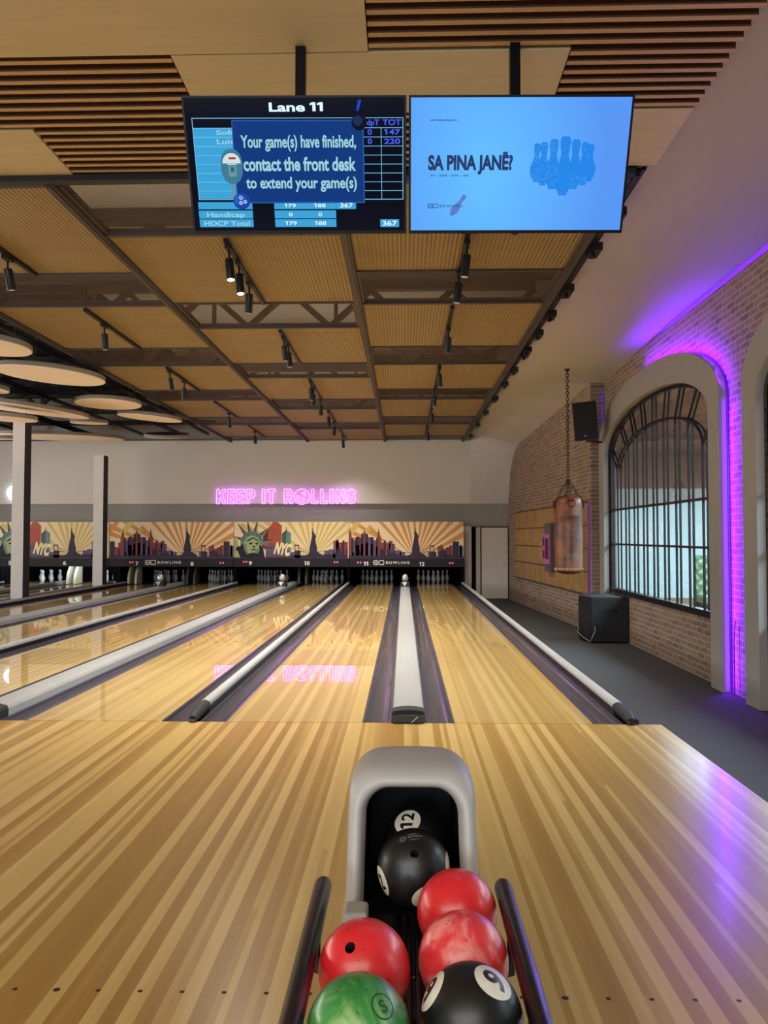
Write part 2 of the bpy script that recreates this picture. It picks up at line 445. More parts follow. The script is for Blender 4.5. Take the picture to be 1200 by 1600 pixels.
# ------------------------------------------------------------------ camera
cam = bpy.data.cameras.new('camera'); co = bpy.data.objects.new('camera', cam); COL.objects.link(co)
co.location = (0, -D0, CAMZ)
cam.sensor_fit = 'VERTICAL'; cam.sensor_height = 36.0; cam.lens = 1170 / 1600 * 36.0
cam.clip_start = 0.05; cam.clip_end = 200
co.rotation_mode = 'XYZ'
co.rotation_euler = (math.radians(90 + 1.86), math.radians(0.0), math.radians(1.52))
scene.camera = co

# ------------------------------------------------------------------ floors
LANES = {12: (0.393, 1.457), 11: (-1.385, -0.325), 10: (-2.965, -1.905), 9: (-4.745, -3.685), 8: (-6.325, -5.265),
         7: (-8.105, -7.045), 6: (-10.055, -8.995), 5: (-11.835, -10.775)}
LANE_END = Y(24.6)
FLOORZ = -0.42        # carpet beside the raised lanes
XL, XR = -14.0, 3.93  # side walls
YR = -16.0            # rear wall
BW = Y(22.55)         # plane of the white end wall

mb = MB(); mb.box(XL, 1.975, -9.2, 0.0, -0.40, 0.0)
for row_y, r in ((Y(2.41), 0.0085), (-0.06, 0.0045)):
    for k in range(-88, 15):
        x = 0.034 + 0.1345 * k + 0.067
        if x < XL + 0.2 or x > 1.95: continue
        rr = r * (1.35 if k % 6 == 3 else 1.0) if r > 0.005 else r
        mb.poly([(x + rr * math.cos(a), row_y + rr * 0.9 * math.sin(a), 0.0006) for a in [2 * PI * i / 10 for i in range(10)]], 1)
floor = struct(mb.build('floor', [M['approach'], M['approach_hole']], fix=False))
mb = MB(); mb.box(XL, 4.0, YR, Y(26), FLOORZ - 0.1, FLOORZ)
struct(mb.build('floor_side', M['carpet']))
mb = MB(); mb.box(XL, 1.975, YR, -9.205, FLOORZ + 0.002, 0.0)
struct(mb.build('floor_rear', M['carpet']))
mb = MB(); mb.box(XL, 1.79, 0.012, Y(26), FLOORZ + 0.002, -0.085)
struct(mb.build('floor_bed', M['pitblack']))
mb = MB(); mb.box(1.79, 1.81, 0.012, Y(22.4), FLOORZ, 0.03)
struct(mb.build('trim_1', M['black']))

# lanes: playing surface, two gutters, aiming arrows
def gutter_mb(x0, x1):
    m = MB(); n = 10; w = x1 - x0; c = (x0 + x1) / 2
    lip = 0.018
    pr = [(x0, 0.0), (x0 + lip, -0.002)]
    for i in range(n + 1):
        a = PI * i / n
        pr.append((c - (w / 2 - lip) * math.cos(a), -0.002 - 0.062 * math.sin(a) ** 0.8))
    pr += [(x1 - lip, -0.002), (x1, 0.0)]
    for i in range(len(pr) - 1):
        a, b = pr[i], pr[i + 1]
        m.poly([(a[0], 0.012, a[1]), (b[0], 0.012, b[1]), (b[0], LANE_END, b[1]), (a[0], LANE_END, a[1])])
    return m
GUT = {12: ((0.165, 0.391), (1.459, 1.692)), 11: ((-1.597, -1.387), (-0.323, -0.097)), 10: ((-3.195, -2.967), (-1.903, -1.693)),
       9: ((-4.957, -4.747), (-3.683, -3.455)), 8: ((-6.555, -6.327), (-5.263, -5.053)), 7: ((-8.311, -8.107), (-7.043, -6.815)),
       6: ((-10.285, -10.057), (-8.993, -8.826)), 5: ((-12.041, -11.837), (-10.773, -10.545))}
lane_desc = {12: 'bowling lane 12, honey boards along the dark carpet by the brick wall',
             11: 'bowling lane 11, straight beyond the rack with the pink neon reflected in its boards',
             10: 'bowling lane 10, ending under the mural with the crowned statue face',
             9: 'bowling lane 9, between the lanes numbered 8 and 10',
             8: 'bowling lane 8, right of the lane number 7 and its wide cap',
             7: 'bowling lane 7, directly right of the two grey columns',
             6: 'bowling lane 6, directly left of the two grey columns',
             5: 'bowling lane 5, farthest lane at the left edge'}
for n, (x0, x1) in LANES.items():
    t = thing('bowling_lane', lane_desc[n], 'bowling lane', ((x0 + x1) / 2, 0.012, 0), 'bowling lanes')
    m = MB(); m.box(x0, x1, 0.012, LANE_END, -0.05, 0.0); m.build('lane_surface', M['lane'], t)
    for g in GUT[n]:
        gutter_mb(*g).build('gutter', M['gutter'], t, smooth=True, fix=False)
    if n >= 8:
        c = (x0 + x1) / 2
        for k in range(-3, 4):
            ax = c + k * 0.1345; ay = Y(10.45) - abs(k) * 0.17
            m = MB(); m.poly([(ax - 0.010, ay - 0.05, 0.0008), (ax + 0.010, ay - 0.05, 0.0008), (ax + 0.010, ay, 0.0008), (ax, ay + 0.09, 0.0008), (ax - 0.010, ay, 0.0008)])
            m.build('arrow', M['arrow'], t, fix=False)
# wide caps over the ball-return tracks
cap_desc = {0.034: 'wide grey-white cap between lanes 11 and 12 with black end piece', -3.325: 'wide grey-white cap between lanes 9 and 10',
            -6.685: 'wide grey-white cap between lanes 7 and 8', -10.415: 'wide grey-white cap between lanes 5 and 6'}
for c, lab in cap_desc.items():
    t = thing('lane_cap', lab, 'lane divider', (c, 0, 0), 'wide caps between paired lanes')
    w = 0.126
    prof = [(c - w, -0.085), (c + w, -0.085), (c + w, 0.055), (c + w - 0.012, 0.078), (c + w * 0.5, 0.087), (c, 0.09), (c - w * 0.5, 0.087), (c - w + 0.012, 0.078), (c - w, 0.055)]
    m = MB(); m.prism(prof, 'y', 0.16, Y(22.9)); m.build('cap', M['cap'], t)
    if c > -4:
        for yy in (0.5, 1.9, 3.3):
            for sx in (-0.1, 0.1):
                m = MB(); m.lathe([(0.004, 0), (0.003, 0.003)], (c + sx, yy, 0.081), 8); m.build('screw', M['silver'], t)
    w2 = w + 0.004
    prof2 = [(c - w2, -0.08), (c + w2, -0.08), (c + w2, 0.058), (c + w2 - 0.012, 0.084), (c + w2 * 0.5, 0.095), (c, 0.099), (c - w2 * 0.5, 0.095), (c - w2 + 0.012, 0.084), (c - w2, 0.058)]
    m = MB(); m.prism(prof2, 'y', 0.03, 0.165); m.build('end_piece', M['rubber'], t, bevel=0.008)
    m = MB(); m.prism([(c - 0.125, 0.002), (c + 0.125, 0.002), (c + 0.126, 0.045), (c + 0.118, 0.06), (c, 0.068), (c - 0.118, 0.06), (c - 0.126, 0.045)], 'y', -0.02, 0.03)
    fp = m.build('nose_plate', M['black'], t, bevel=0.006)
    m = MB(); m.bar((c + 0.022, -0.0215, 0.008), (c + 0.072, -0.0215, 0.052), 0.006, 0.003, up=(0, 1, 0))
    m.build('chrome_stripe', M['silver'], fp)
# narrow raised bumper rails
rail_desc = {1.742: 'narrow white bumper rail right of lane 12 beside the carpet', -1.645: 'narrow white bumper rail between lanes 10 and 11',
             -5.005: 'narrow white bumper rail between lanes 8 and 9', -8.36: 'narrow white bumper rail right of the grey columns by lane 7',
             -8.779: 'narrow white bumper rail left of the grey columns by lane 6', -12.09: 'narrow white bumper rail left of lane 5'}
for c, lab in rail_desc.items():
    t = thing('bumper_rail', lab, 'bumper rail', (c, 0, 0), 'narrow bumper rails')
    w = 0.038
    prof = [(c - w, -0.07), (c + w, -0.07), (c + w, 0.075), (c + w * 0.7, 0.093), (c, 0.1), (c - w * 0.7, 0.093), (c - w, 0.075)]
    m = MB(); m.prism(prof, 'y', 0.33, Y(22.35)); m.build('rail', M['rail'], t)
    m = MB(); m.box(c - w - 0.008, c + w + 0.008, 0.3, Y(22.35), -0.07, 0.05); m.build('rail_base', M['black'], t)
    m = MB(); m.tube([(c, 0.34, 0.052), (c, 0.12, 0.048), (c, 0.04, 0.036), (c, -0.02, 0.024)], [0.047, 0.046, 0.042, 0.03], 14)
    m.build('end_cap', M['rubber'], t, smooth=True, angle=40)
    m = MB(); m.box(c - 0.03, c + 0.03, -0.035, 0.1, 0.001, 0.03); m.build('end_foot', M['black'], t, bevel=0.008)
mb = MB(); mb.box(-8.70, -8.40, 0.012, Y(22.4), -0.085, -0.03); struct(mb.build('trim_2', M['black']))

# ------------------------------------------------------------------ columns between lanes 6 and 7
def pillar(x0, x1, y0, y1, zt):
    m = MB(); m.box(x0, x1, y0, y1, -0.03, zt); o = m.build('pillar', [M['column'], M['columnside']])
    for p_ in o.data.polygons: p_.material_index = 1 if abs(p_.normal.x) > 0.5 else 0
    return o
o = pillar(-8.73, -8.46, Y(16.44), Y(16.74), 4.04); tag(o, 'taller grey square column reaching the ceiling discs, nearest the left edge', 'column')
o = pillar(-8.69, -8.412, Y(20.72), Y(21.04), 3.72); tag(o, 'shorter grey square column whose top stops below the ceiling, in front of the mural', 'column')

# ------------------------------------------------------------------ end wall, cove and soffit
ZLOW = 2.43
def zo(d):  # soffit height along the brick wall
    if d <= 11: return 4.68
    if d <= 21: return 4.68 - (d - 11) / 10 * 0.63
    return 4.05
def xw(d):  # brick wall line
    return XR if d < 14.7 else 4.64 - 0.0667 * d
XI = 2.0; ZI = 4.47
def soffit_pts(s, ds):
    pts = []
    for d in ds:
        xo = 4.45 if d < 14.69 else xw(d) + 0.03
        pts.append((XI + (xo - XI) * s, d, ZI + (zo(d) - ZI) * s))
    return pts
mb = MB(); S = [0, 0.08, 0.2, 0.4, 0.6, 0.8, 1.0]
rows = []
for s in S:
    col = soffit_pts(s, [-10.0, 0.0, 4, 6, 8, 10, 11, 12.5, 14.68, 14.72, 16, 18, 20])
    d0 = 22.35 - 1.45 * s ** 0.6; ztop = ZI + (zo(d0) - ZI) * s; d1 = 22.55
    dsg = [d0 + (d1 - d0) * math.sin(a) for a in [PI / 2 * k / 12 for k in range(13)]]
    zsg = [ZLOW + (ztop - ZLOW) * math.cos(a) for a in [PI / 2 * k / 12 for k in range(13)]]
    for dd, zz in zip(dsg, zsg):
        xo = xw(dd) + 0.03
        col.append((XI + (xo - XI) * s, dd, zz))
    rows.append(col)
lip = [(XI - 0.10, p[1], p[2] + 0.16) for p in rows[0]]; lip2 = [(XI - 0.055, p[1], p[2] + 0.045) for p in rows[0]]
n_str = 15
rows = [lip, lip2] + rows
for i in range(len(rows) - 1):
    for j in range(len(rows[0]) - 1):
        if i < 2 and j > 12: continue
        a, b, c, d = rows[i][j], rows[i + 1][j], rows[i + 1][j + 1], rows[i][j + 1]
        mb.poly([(p[0], Y(p[1]), p[2]) for p in (a, b, c, d)])
struct(mb.build('ceiling_soffit', M['soffit'], smooth=True, fix=False, angle=50))
mb = MB(); mb.box(XL, XI + 0.02, BW, BW + 0.10, ZLOW, 4.36); struct(mb.build('wall_far', M['plaster']))
mb = MB(); mb.box(XL, 3.6, BW + 0.16, BW + 0.3, 0.765, 6.0); struct(mb.build('wall_far_upper', M['greywall']))
mb = MB(); mb.box(1.81, 3.6, BW + 0.16, BW + 0.3, FLOORZ, 0.765); struct(mb.build('wall_far_lower', M['greywall']))
mb = MB(); mb.box(XL - 0.2, XL, YR, BW + 0.3, FLOORZ, 6.0); struct(mb.build('wall_left', M['greywall']))
mb = MB(); mb.box(XL - 0.2, 4.2, YR - 0.2, YR, FLOORZ, 6.0); struct(mb.build('wall_rear', M['greywall']))
mb = MB(); mb.box(-5.30, 4.3, YR, BW + 0.3, 5.7, 5.8); struct(mb.build('ceiling', M['roofpale']))
mb = MB(); mb.box(XL - 0.2, -5.30, YR, BW + 0.3, 5.7, 5.8); struct(mb.build('ceiling_left', M['roofblack']))

# far lower right: beige pier, dark gap and white door
mb = MB(); mb.box(1.78, 2.02, BW - 0.12, BW + 0.14, FLOORZ, 1.74); struct(mb.build('trim_3', M['doortrim'], bevel=0.01))
mb = MB(); mb.box(2.02, 3.30, BW + 0.05, BW + 0.14, FLOORZ, 1.74); struct(mb.build('wall_far_recess', M['pitblack']))
mb = MB(); mb.box(1.78, 3.35, BW + 0.02, BW + 0.15, 1.74, ZLOW); struct(mb.build('trim_4', M['greywall']))
mb = MB(); mb.box(2.16, 2.29, BW - 0.04, BW + 0.04, FLOORZ, 1.72); struct(mb.build('trim_5', M['doortrim'], bevel=0.006))
mb = MB(); mb.box(2.325, 3.105, BW - 0.06, BW - 0.015, FLOORZ + 0.01, 1.71)
dr = struct(mb.build('door_1', M['door'], bevel=0.004), 'plain white door in the far corner beside the brick wall')
m = MB(); m.tube([(3.04, BW - 0.06, 0.62), (3.04, BW - 0.10, 0.62), (2.93, BW - 0.10, 0.62)], 0.008, 8); m.build('door_handle', M['silver'], dr, smooth=True)

# ------------------------------------------------------------------ right brick walls and arched windows
OP0, OP1 = 9.44, 14.35
OPC = (OP0 + OP1) / 2; OPR = (OP1 - OP0) / 2
SILL = 0.40
def arch_z(d, c, half, spring, rise):
    u = max(-1, min(1, (d - c) / half)); return spring + rise * (1 - abs(u) ** 2.1) ** (1 / 2.1) if abs(u) < 1 else spring
def wall_with_arches(openings, d0, d1, x0, x1, ztop):
    m = MB(); ds = {d0, d1}
    for (a, b) in openings:
        for k in range(33):
            ds.add(a + (b - a) * (0.5 - 0.5 * math.cos(PI * k / 32)))
    ds = sorted(d for d in ds if d0 <= d <= d1)
    def col(a, b, za, zb, ta, tb):
        vs = [(x0, Y(a), za), (x0, Y(b), zb), (x0, Y(b), tb), (x0, Y(a), ta), (x1, Y(a), za), (x1, Y(b), zb), (x1, Y(b), tb), (x1, Y(a), ta)]
        m.add(vs, [(0, 1, 2, 3), (7, 6, 5, 4), (0, 4, 5, 1), (3, 2, 6, 7), (0, 3, 7, 4), (1, 5, 6, 2)])
    for a, b in zip(ds[:-1], ds[1:]):
        mid = (a + b) / 2; hit = [o for o in openings if o[0] < mid < o[1]]
        if not hit: col(a, b, FLOORZ, FLOORZ, ztop, ztop); continue
        o0, o1 = hit[0]; c = (o0 + o1) / 2; h = (o1 - o0) / 2
        col(a, b, FLOORZ, FLOORZ, SILL, SILL)
        za = arch_z(a, c, h, 2.99, 0.71); zb = arch_z(b, c, h, 2.99, 0.71)
        col(a, b, za, zb, ztop, ztop)
    return m
OP2 = (8.17 - 4.91, 8.17); OP3 = (OP2[0] - 1.27 - 4.91, OP2[0] - 1.27)
openings = [(OP0, OP1), OP2, OP3]
ZB = 4.54
struct(wall_with_arches(openings, -10.1, 14.85, XR, XR + 0.11, ZB).build('wall_right', M['brick']))
# farther brick wall, standing a little proud and running in towards the end wall
mb = MB()
ds = [14.7, 15.2, 16, 17, 18, 19, 20, 20.9] + [22.55 + (20.9 - 22.55) * math.cos(PI / 2 * k / 8) for k in range(1, 9)]
ds = sorted(set(ds))
def ztop_far(d):
    if d <= 20.9: return zo(d) + 0.01
    u = min(1, (d - 20.9) / 1.65); return ZLOW + (4.05 - ZLOW) * math.sqrt(max(0, 1 - u * u)) + 0.01
for a, b in zip(ds[:-1], ds[1:]):
    mb.poly([(xw(a), Y(a), FLOORZ), (xw(b), Y(b), FLOORZ), (xw(b), Y(b), ztop_far(b)), (xw(a), Y(a), ztop_far(a))])
    mb.poly([(xw(a) + 0.3, Y(a), FLOORZ), (xw(b) + 0.3, Y(b), FLOORZ), (xw(b) + 0.3, Y(b), ztop_far(b)), (xw(a) + 0.3, Y(a), ztop_far(a))][::-1])
mb.poly([(xw(14.7), Y(14.7), FLOORZ), (xw(14.7), Y(14.7), zo(14.7)), (XR + 0.1, Y(14.7), zo(14.7)), (XR + 0.1, Y(14.7), FLOORZ)])
struct(mb.build('wall_right_far', M['brick'], fix=False))
# arch surrounds
def arch_ring(c, half, hout, n=40):
    inner = [(c - half, FLOORZ)] ; outer = [(c - hout, FLOORZ)]
    for k in range(n + 1):
        a = PI - PI * k / n
        ci, si = math.cos(a), math.sin(a)
        p = 2 / 2.1
        inner.append((c + half * math.copysign(abs(ci) ** p, ci), 2.99 + 0.71 * abs(si) ** p))
        outer.append((c + hout * math.copysign(abs(ci) ** p, ci), 3.15 + 0.97 * abs(si) ** p))
    inner.append((c + half, FLOORZ)); outer.append((c + hout, FLOORZ))
    return inner, outer
def surround(c, half, name):
    inner, outer = arch_ring(c, half, half + 0.33)
    m = MB(); xa, xb = 3.80, XR - 0.03; n = len(inner)
    vs = [(xa, Y(d), z) for d, z in inner] + [(xa, Y(d), z) for d, z in outer] + [(xb, Y(d), z) for d, z in inner] + [(xb, Y(d), z) for d, z in outer]
    fs = []
    for i in range(n - 1):
        fs += [(i, i + 1, n + i + 1, n + i), (2 * n + i, 3 * n + i, 3 * n + i + 1, 2 * n + i + 1), (i, 2 * n + i, 2 * n + i + 1, i + 1), (n + i, n + i + 1, 3 * n + i + 1, 3 * n + i)]
    fs += [(0, n, 3 * n, 2 * n), (n - 1, 3 * n - 1, 4 * n - 1, 2 * n - 1)]
    m.add(vs, fs); return struct(m.build(name, M['frame'], bevel=0.008, smooth=True, angle=30))
for i, (a, b) in enumerate(openings[:2]):
    surround((a + b) / 2, (b - a) / 2, 'trim_%d' % (6 + i))
def window(a, b, name):
    c = (a + b) / 2; half = (b - a) / 2
    inner, _ = arch_ring(c, half, half + 0.3); inner = inner[1:-1]
    x = XR + 0.03
    m = MB()
    outline = [(a + 0.03, SILL + 0.04)] + [(c + (d - c) * 0.988, z - 0.03) for d, z in inner] + [(b - 0.03, SILL + 0.04)]
    for p, q in zip(outline[:-1], outline[1:]):
        m.bar((x, Y(p[0]), p[1]), (x, Y(q[0]), q[1]), 0.06, 0.07, up=(1, 0, 0))
    m.box(x - 0.06, x + 0.05, Y(a), Y(b), SILL, SILL + 0.085)
    w = m.build(name, M['steel']); struct(w)
    pitch = (b - a) / 10; hi = half - pitch
    def inner_z(d): return arch_z(d, c, hi, 2.66, 0.58)
    def outer_z(d): return arch_z(d, c, half, 2.99, 0.71)
    for sx in (-0.028, 0.03):
        g = MB()
        for k in range(1, 10):
            d = a + pitch * k
            zt = inner_z(d)
            g.box(x + sx - 0.012, x + sx + 0.012, Y(d) - 0.016, Y(d) + 0.016, SILL + 0.08, zt)
            u = (d - c) / hi * half
            od = c + u * 0.985; ozz = outer_z(od) - 0.03
            if 0 <= k <= 10: g.bar((x + sx, Y(d), zt), (x + sx, Y(od), ozz), 0.032, 0.024, up=(1, 0, 0))
        ap = [(c + hi * math.cos(PI * q / 28), 2.66 + 0.58 * abs(math.sin(PI * q / 28)) ** (2 / 2.1)) for q in range(29)]
        for p, q in zip(ap[:-1], ap[1:]):
            g.bar((x + sx, Y(p[0]), p[1]), (x + sx, Y(q[0]), q[1]), 0.034, 0.024, up=(1, 0, 0))
        for zz in (1.30, 1.94):
            g.box(x + sx - 0.012, x + sx + 0.012, Y(a + 0.02), Y(b - 0.02), zz - 0.016, zz + 0.016)
        g.build('window_bars', M['steel'], w)
    g = MB(); g.poly([(x, Y(a), SILL), (x, Y(b), SILL), (x, Y(b), 1.94), (x, Y(a), 1.94)]); g.build('lower_pane', M['glass'], w, fix=False)
    g = MB(); g.poly([(x, Y(a), 1.94)] + [(x, Y(d), z) for d, z in inner] + [(x, Y(b), 1.94)]); g.build('upper_pane', M['glassdark'], w, fix=False)
    return w
for i, (a, b) in enumerate(openings): window(a, b, 'window_%d' % (i + 1))

# room seen through the glass
BX0, BX1, BY0, BY1 = 4.14, 10.5, Y(-9), Y(23)
mb = MB(); mb.box(BX0, BX1, BY0, BY1, FLOORZ - 0.1, FLOORZ); struct(mb.build('floor_back_room', M['backfloor']))
mb = MB(); mb.box(BX0 + 0.01, BX1, BY0, BY1, 4.0, 4.1); struct(mb.build('ceiling_back_room', M['brownwall']))
mb = MB(); mb.box(BX1, BX1 + 0.1, BY0, BY1, FLOORZ, 2.9); mb.box(BX0, BX1, BY1, BY1 + 0.1, FLOORZ, 2.9); mb.box(BX0, BX1, BY0 - 0.1, BY0, FLOORZ, 2.9)
struct(mb.build('wall_back_room', M['teal']))
mb = MB(); mb.box(BX1, BX1 + 0.1, BY0, BY1, 2.9, 4.0); mb.box(BX0, BX1, BY1, BY1 + 0.1, 2.9, 4.0); mb.box(BX0, BX1, BY0 - 0.1, BY0, 2.9, 4.0)
struct(mb.build('wall_back_room_upper', M['brownwall']))
# tufted booth sofa behind the window
sx0, sx1, sy = 7.15, 9.75, Y(18.6)
sf = thing('booth_sofa', 'green button-tufted booth sofa seen through the arched window', 'sofa', (8.45, sy, FLOORZ))
m = MB(); nx, nz = 66, 30
def tuft(u, v):
    p = 0.26
    a = (u / p + v / p); b = (u / p - v / p)
    return 0.05 * (abs(math.sin(PI * a)) * abs(math.sin(PI * b))) ** 0.5
vs = []; 
for j in range(nz + 1):
    for i in range(nx + 1):
        u = (sx1 - sx0) * i / nx; v = 0.95 * j / nz
        vs.append((sx0 + u, sy - tuft(u, v), FLOORZ + 0.42 + v))
fs = [(j * (nx + 1) + i, j * (nx + 1) + i + 1, (j + 1) * (nx + 1) + i + 1, (j + 1) * (nx + 1) + i) for j in range(nz) for i in range(nx)]
m.add(vs, fs); m.box(sx0, sx1, sy + 0.001, sy + 0.16, FLOORZ, FLOORZ + 1.40); m.build('backrest', M['sofa'], sf, smooth=True, angle=60)
m = MB(); m.box(sx0, sx1, sy - 0.56, sy - 0.02, FLOORZ + 0.24, FLOORZ + 0.46); m.build('seat', M['sofa'], sf, bevel=0.05)
m = MB(); m.box(sx0 + 0.03, sx1 - 0.03, sy - 0.5, sy, FLOORZ, FLOORZ + 0.24); m.build('plinth', M['black'], sf)

# purple light strips tucked behind the surrounds and above the brick
def strip(name, path, r, mat, label):
    m = MB(); m.tube(path, r, 6); o = m.build(name, mat); return tag(o, label, 'light strip', 'purple light strips')
i1, o1 = arch_ring(OPC, OPR, OPR + 0.33)
near_side = [(d, z) for d, z in o1 if d <= OPC + 0.3]
c2 = (OP2[0] + OP2[1]) / 2; h2 = (OP2[1] - OP2[0]) / 2
i2, o2 = arch_ring(c2, h2, h2 + 0.33)
path = [(XR - 0.014, Y(d + 0.012), z - 0.012) for d, z in o1 if d <= OPC - 0.2][::1]
strip('light_strip', path, 0.012, M['purplelow'], 'purple light strip along the right edge of the arch around the steel window')
path = [(XR - 0.035, Y(OP0 + 0.02 - 0.38), 0)]
path = [(XR + 0.14, Y(d), ZB - 0.045) for d in (1.0, 13.2)]
strip('light_strip', path, 0.014, M['purple'], 'purple light strip along the top of the brick wall under the soffit')
path = [(XR - 0.05, Y(14.67), z) for z in (3.2, 4.3)]
strip('light_strip', path, 0.006, M['purplelow'], 'short purple light strip on the brick corner behind the wall speaker')

YOFF[0] = -0.08
# ------------------------------------------------------------------ suspended ceiling of ribbed panels
GZ = 4.33
BX = [-5.22, -2.89, -0.56, 1.77]
ORD = ['first', 'second', 'third', 'fourth', 'fifth', 'sixth']
colname = ['column by the black roof', 'middle column', 'column by the pale soffit']
woods = [[(6.05, 8.13), (9.24, 11.38), (12.5, 14.65), (15.7, 18.0), (19.2, 21.5)],
         [(7.08, 9.2), (10.27, 12.43), (13.5, 15.7), (16.85, 18.95), (20.0, 22.3)],
         [(6.05, 8.13), (9.24, 11.38), (12.5, 14.65), (15.7, 18.0), (19.2, 21.5)]]
darks = [[(8.13, 9.24), (11.38, 12.5), (14.65, 15.7), (18.0, 19.2), (21.5, 22.3)],
         [(6.05, 7.08), (9.2, 10.27), (12.43, 13.5), (15.7, 16.85), (18.95, 20.0)],
         [(8.13, 9.24), (11.38, 12.5), (14.65, 15.7), (18.0, 19.2), (21.5, 22.3)]]
for c in range(3):
    xa, xb = BX[c] + 0.05, BX[c + 1] - 0.05
    for k, (a, b) in enumerate(woods[c]):
        t = thing('ceiling_tile', 'ribbed tan ceiling panel, %s from the screens in the %s' % (ORD[k], colname[c]), 'ceiling panel', ((xa + xb) / 2, Y((a + b) / 2), GZ), 'ribbed wood ceiling panels')
        m = MB(); m.box(xa, xb, Y(a + 0.03), Y(b - 0.03), GZ, GZ + 0.03); m.build('panel', M['ribbed'], t)
        for ya, yb in ((Y(a) - 0.025, Y(a) + 0.025), (Y(b) - 0.03, Y(b))):
            m = MB(); m.box(xa, xb, ya, yb, GZ - 0.02, GZ + 0.05); m.build('edge_bar', M['beam'], t)
    for k, (a, b) in enumerate(darks[c]):
        t = thing('ceiling_mesh_tile', 'dark mesh ceiling strip, %s from the screens in the %s' % (ORD[k], colname[c]), 'mesh panel', ((xa + xb) / 2, Y((a + b) / 2), GZ), 'dark mesh ceiling strips')
        m = MB(); m.poly([(xa, Y(a) + 0.03, GZ + 0.02), (xb, Y(a) + 0.03, GZ + 0.02), (xb, Y(b) - 0.03, GZ + 0.02), (xa, Y(b) - 0.03, GZ + 0.02)])
        m.build('mesh_sheet', M['mesh'], t, fix=False)
        for xx in (xa, xb - 0.03):
            m = MB(); m.box(xx, xx + 0.03, Y(a) + 0.03, Y(b) - 0.03, GZ - 0.005, GZ + 0.045); m.build('side_bar', M['beam'], t)
beam_lab = ['long brown ceiling beam at the edge of the black roof', 'long brown ceiling beam running toward the KEEP IT neon',
            'long brown ceiling beam between the two columns over lane 11', 'long brown ceiling beam at the right edge of the ribbed panels']
for x, lab in zip(BX, beam_lab):
    mb = MB(); mb.box(x - 0.045, x + 0.045, Y(6.02), Y(22.5), GZ - 0.035, GZ + 0.10); mb.box(x - 0.02, x + 0.02, Y(6.02), Y(22.5), GZ - 0.05, GZ - 0.035)
    tag(mb.build('ceiling_beam', M['beam']), lab, 'ceiling beam', 'long ceiling beams')
mb = MB(); mb.box(-9, 1.83, Y(5.93), Y(6.01), GZ - 0.03, GZ + 0.10)
tag(mb.build('ceiling_beam', M['blackbeam']), 'black cross beam where the ribbed ceiling begins behind the screens', 'ceiling beam')
# spotlights on tracks
def spot_lamp(light_loc, energy, target, size=1.9, blend=0.8, color=(1, 0.93, 0.80)):
    L = bpy.data.lights.new('lamp_light', 'SPOT'); L.energy = energy; L.color = color; L.spot_size = size; L.spot_blend = blend; L.shadow_soft_size = 0.03
    o = bpy.data.objects.new('lamp_light', L); COL.objects.link(o); o.location = light_loc
    d = Vector(target) - Vector(light_loc); o.rotation_euler = d.to_track_quat('-Z', 'Y').to_euler()
    return o
LAMP = 262.0
heads = {0: [[7.5], [9.95], [12.75, 13.6], [17.2], [20.2]], 1: [[7.3, 7.72, 8.35], [10.65, 11.05], [13.75, 14.3, 15.5], [17.0, 18.6], [21.2]],
         2: [[7.25], [10.25], [12.6, 14.5], [16.6], [19.6]]}
mids = [-4.02, -1.72, 0.605]
extra = {(2, 0): 8.05}
for c in range(3):
    for k, (a, b) in enumerate(woods[c]):
        x = mids[c]
        t = thing('ceiling_track_light', 'black spotlight track on the %s ribbed panel of the %s' % (ORD[k], colname[c]), 'track light', (x, Y((a + b) / 2), GZ), 'black spotlight tracks')
        m = MB(); m.box(x - 0.022, x + 0.022, Y(a + 0.1), Y(b - 0.06), GZ - 0.045, GZ - 0.005); m.build('track', M['blackmetal'], t)
        hs = list(heads[c][k]) + ([extra[(c, k)]] if (c, k) in extra else [])
        for q, d in enumerate(hs):
            if d > b + 0.02: d = b - 0.15
            rnd = random.Random(c * 100 + k * 10 + q)
            tilt = Vector((rnd.uniform(-0.12, 0.12), rnd.uniform(0.05, 0.3) + (0.12 if d > 16 else 0.0), -1)).normalized()
            if (c, k) == (1, 0) and q < 2: tilt = Vector((0.1, -0.05, -1)).normalized()
            base = Vector((x + rnd.uniform(-0.015, 0.015), Y(d), GZ - 0.045))
            m = MB(); m.box(base.x - 0.03, base.x + 0.03, base.y - 0.07, base.y + 0.07, base.z - 0.035, base.z + 0.002)
            m.tube([base + Vector((0, 0, -0.03)), base + Vector((0, 0, -0.13))], 0.011, 8)
            top = base + Vector((0, 0, -0.12)); bot = top + tilt * 0.21
            m.tube([top, top + tilt * 0.008, bot - tilt * 0.008, bot], [0.036, 0.043, 0.043, 0.040], 16)
            h = m.build('lamp_head', M['blackmetal'], t, smooth=True, angle=35)
            m = MB(); m.tube([bot + tilt * 0.0005, bot + tilt * 0.002], 0.034, 16)
            m.build('lens', M['lenson'] if (c, k) == (1, 0) and q < 2 else M['lens'], h)
            spot_lamp(bot + tilt * 0.03, LAMP * (1.4 if (c, k, q) == (1, 0, 1) else 0.35 if d > 19 else 1.0), bot + tilt * 3)
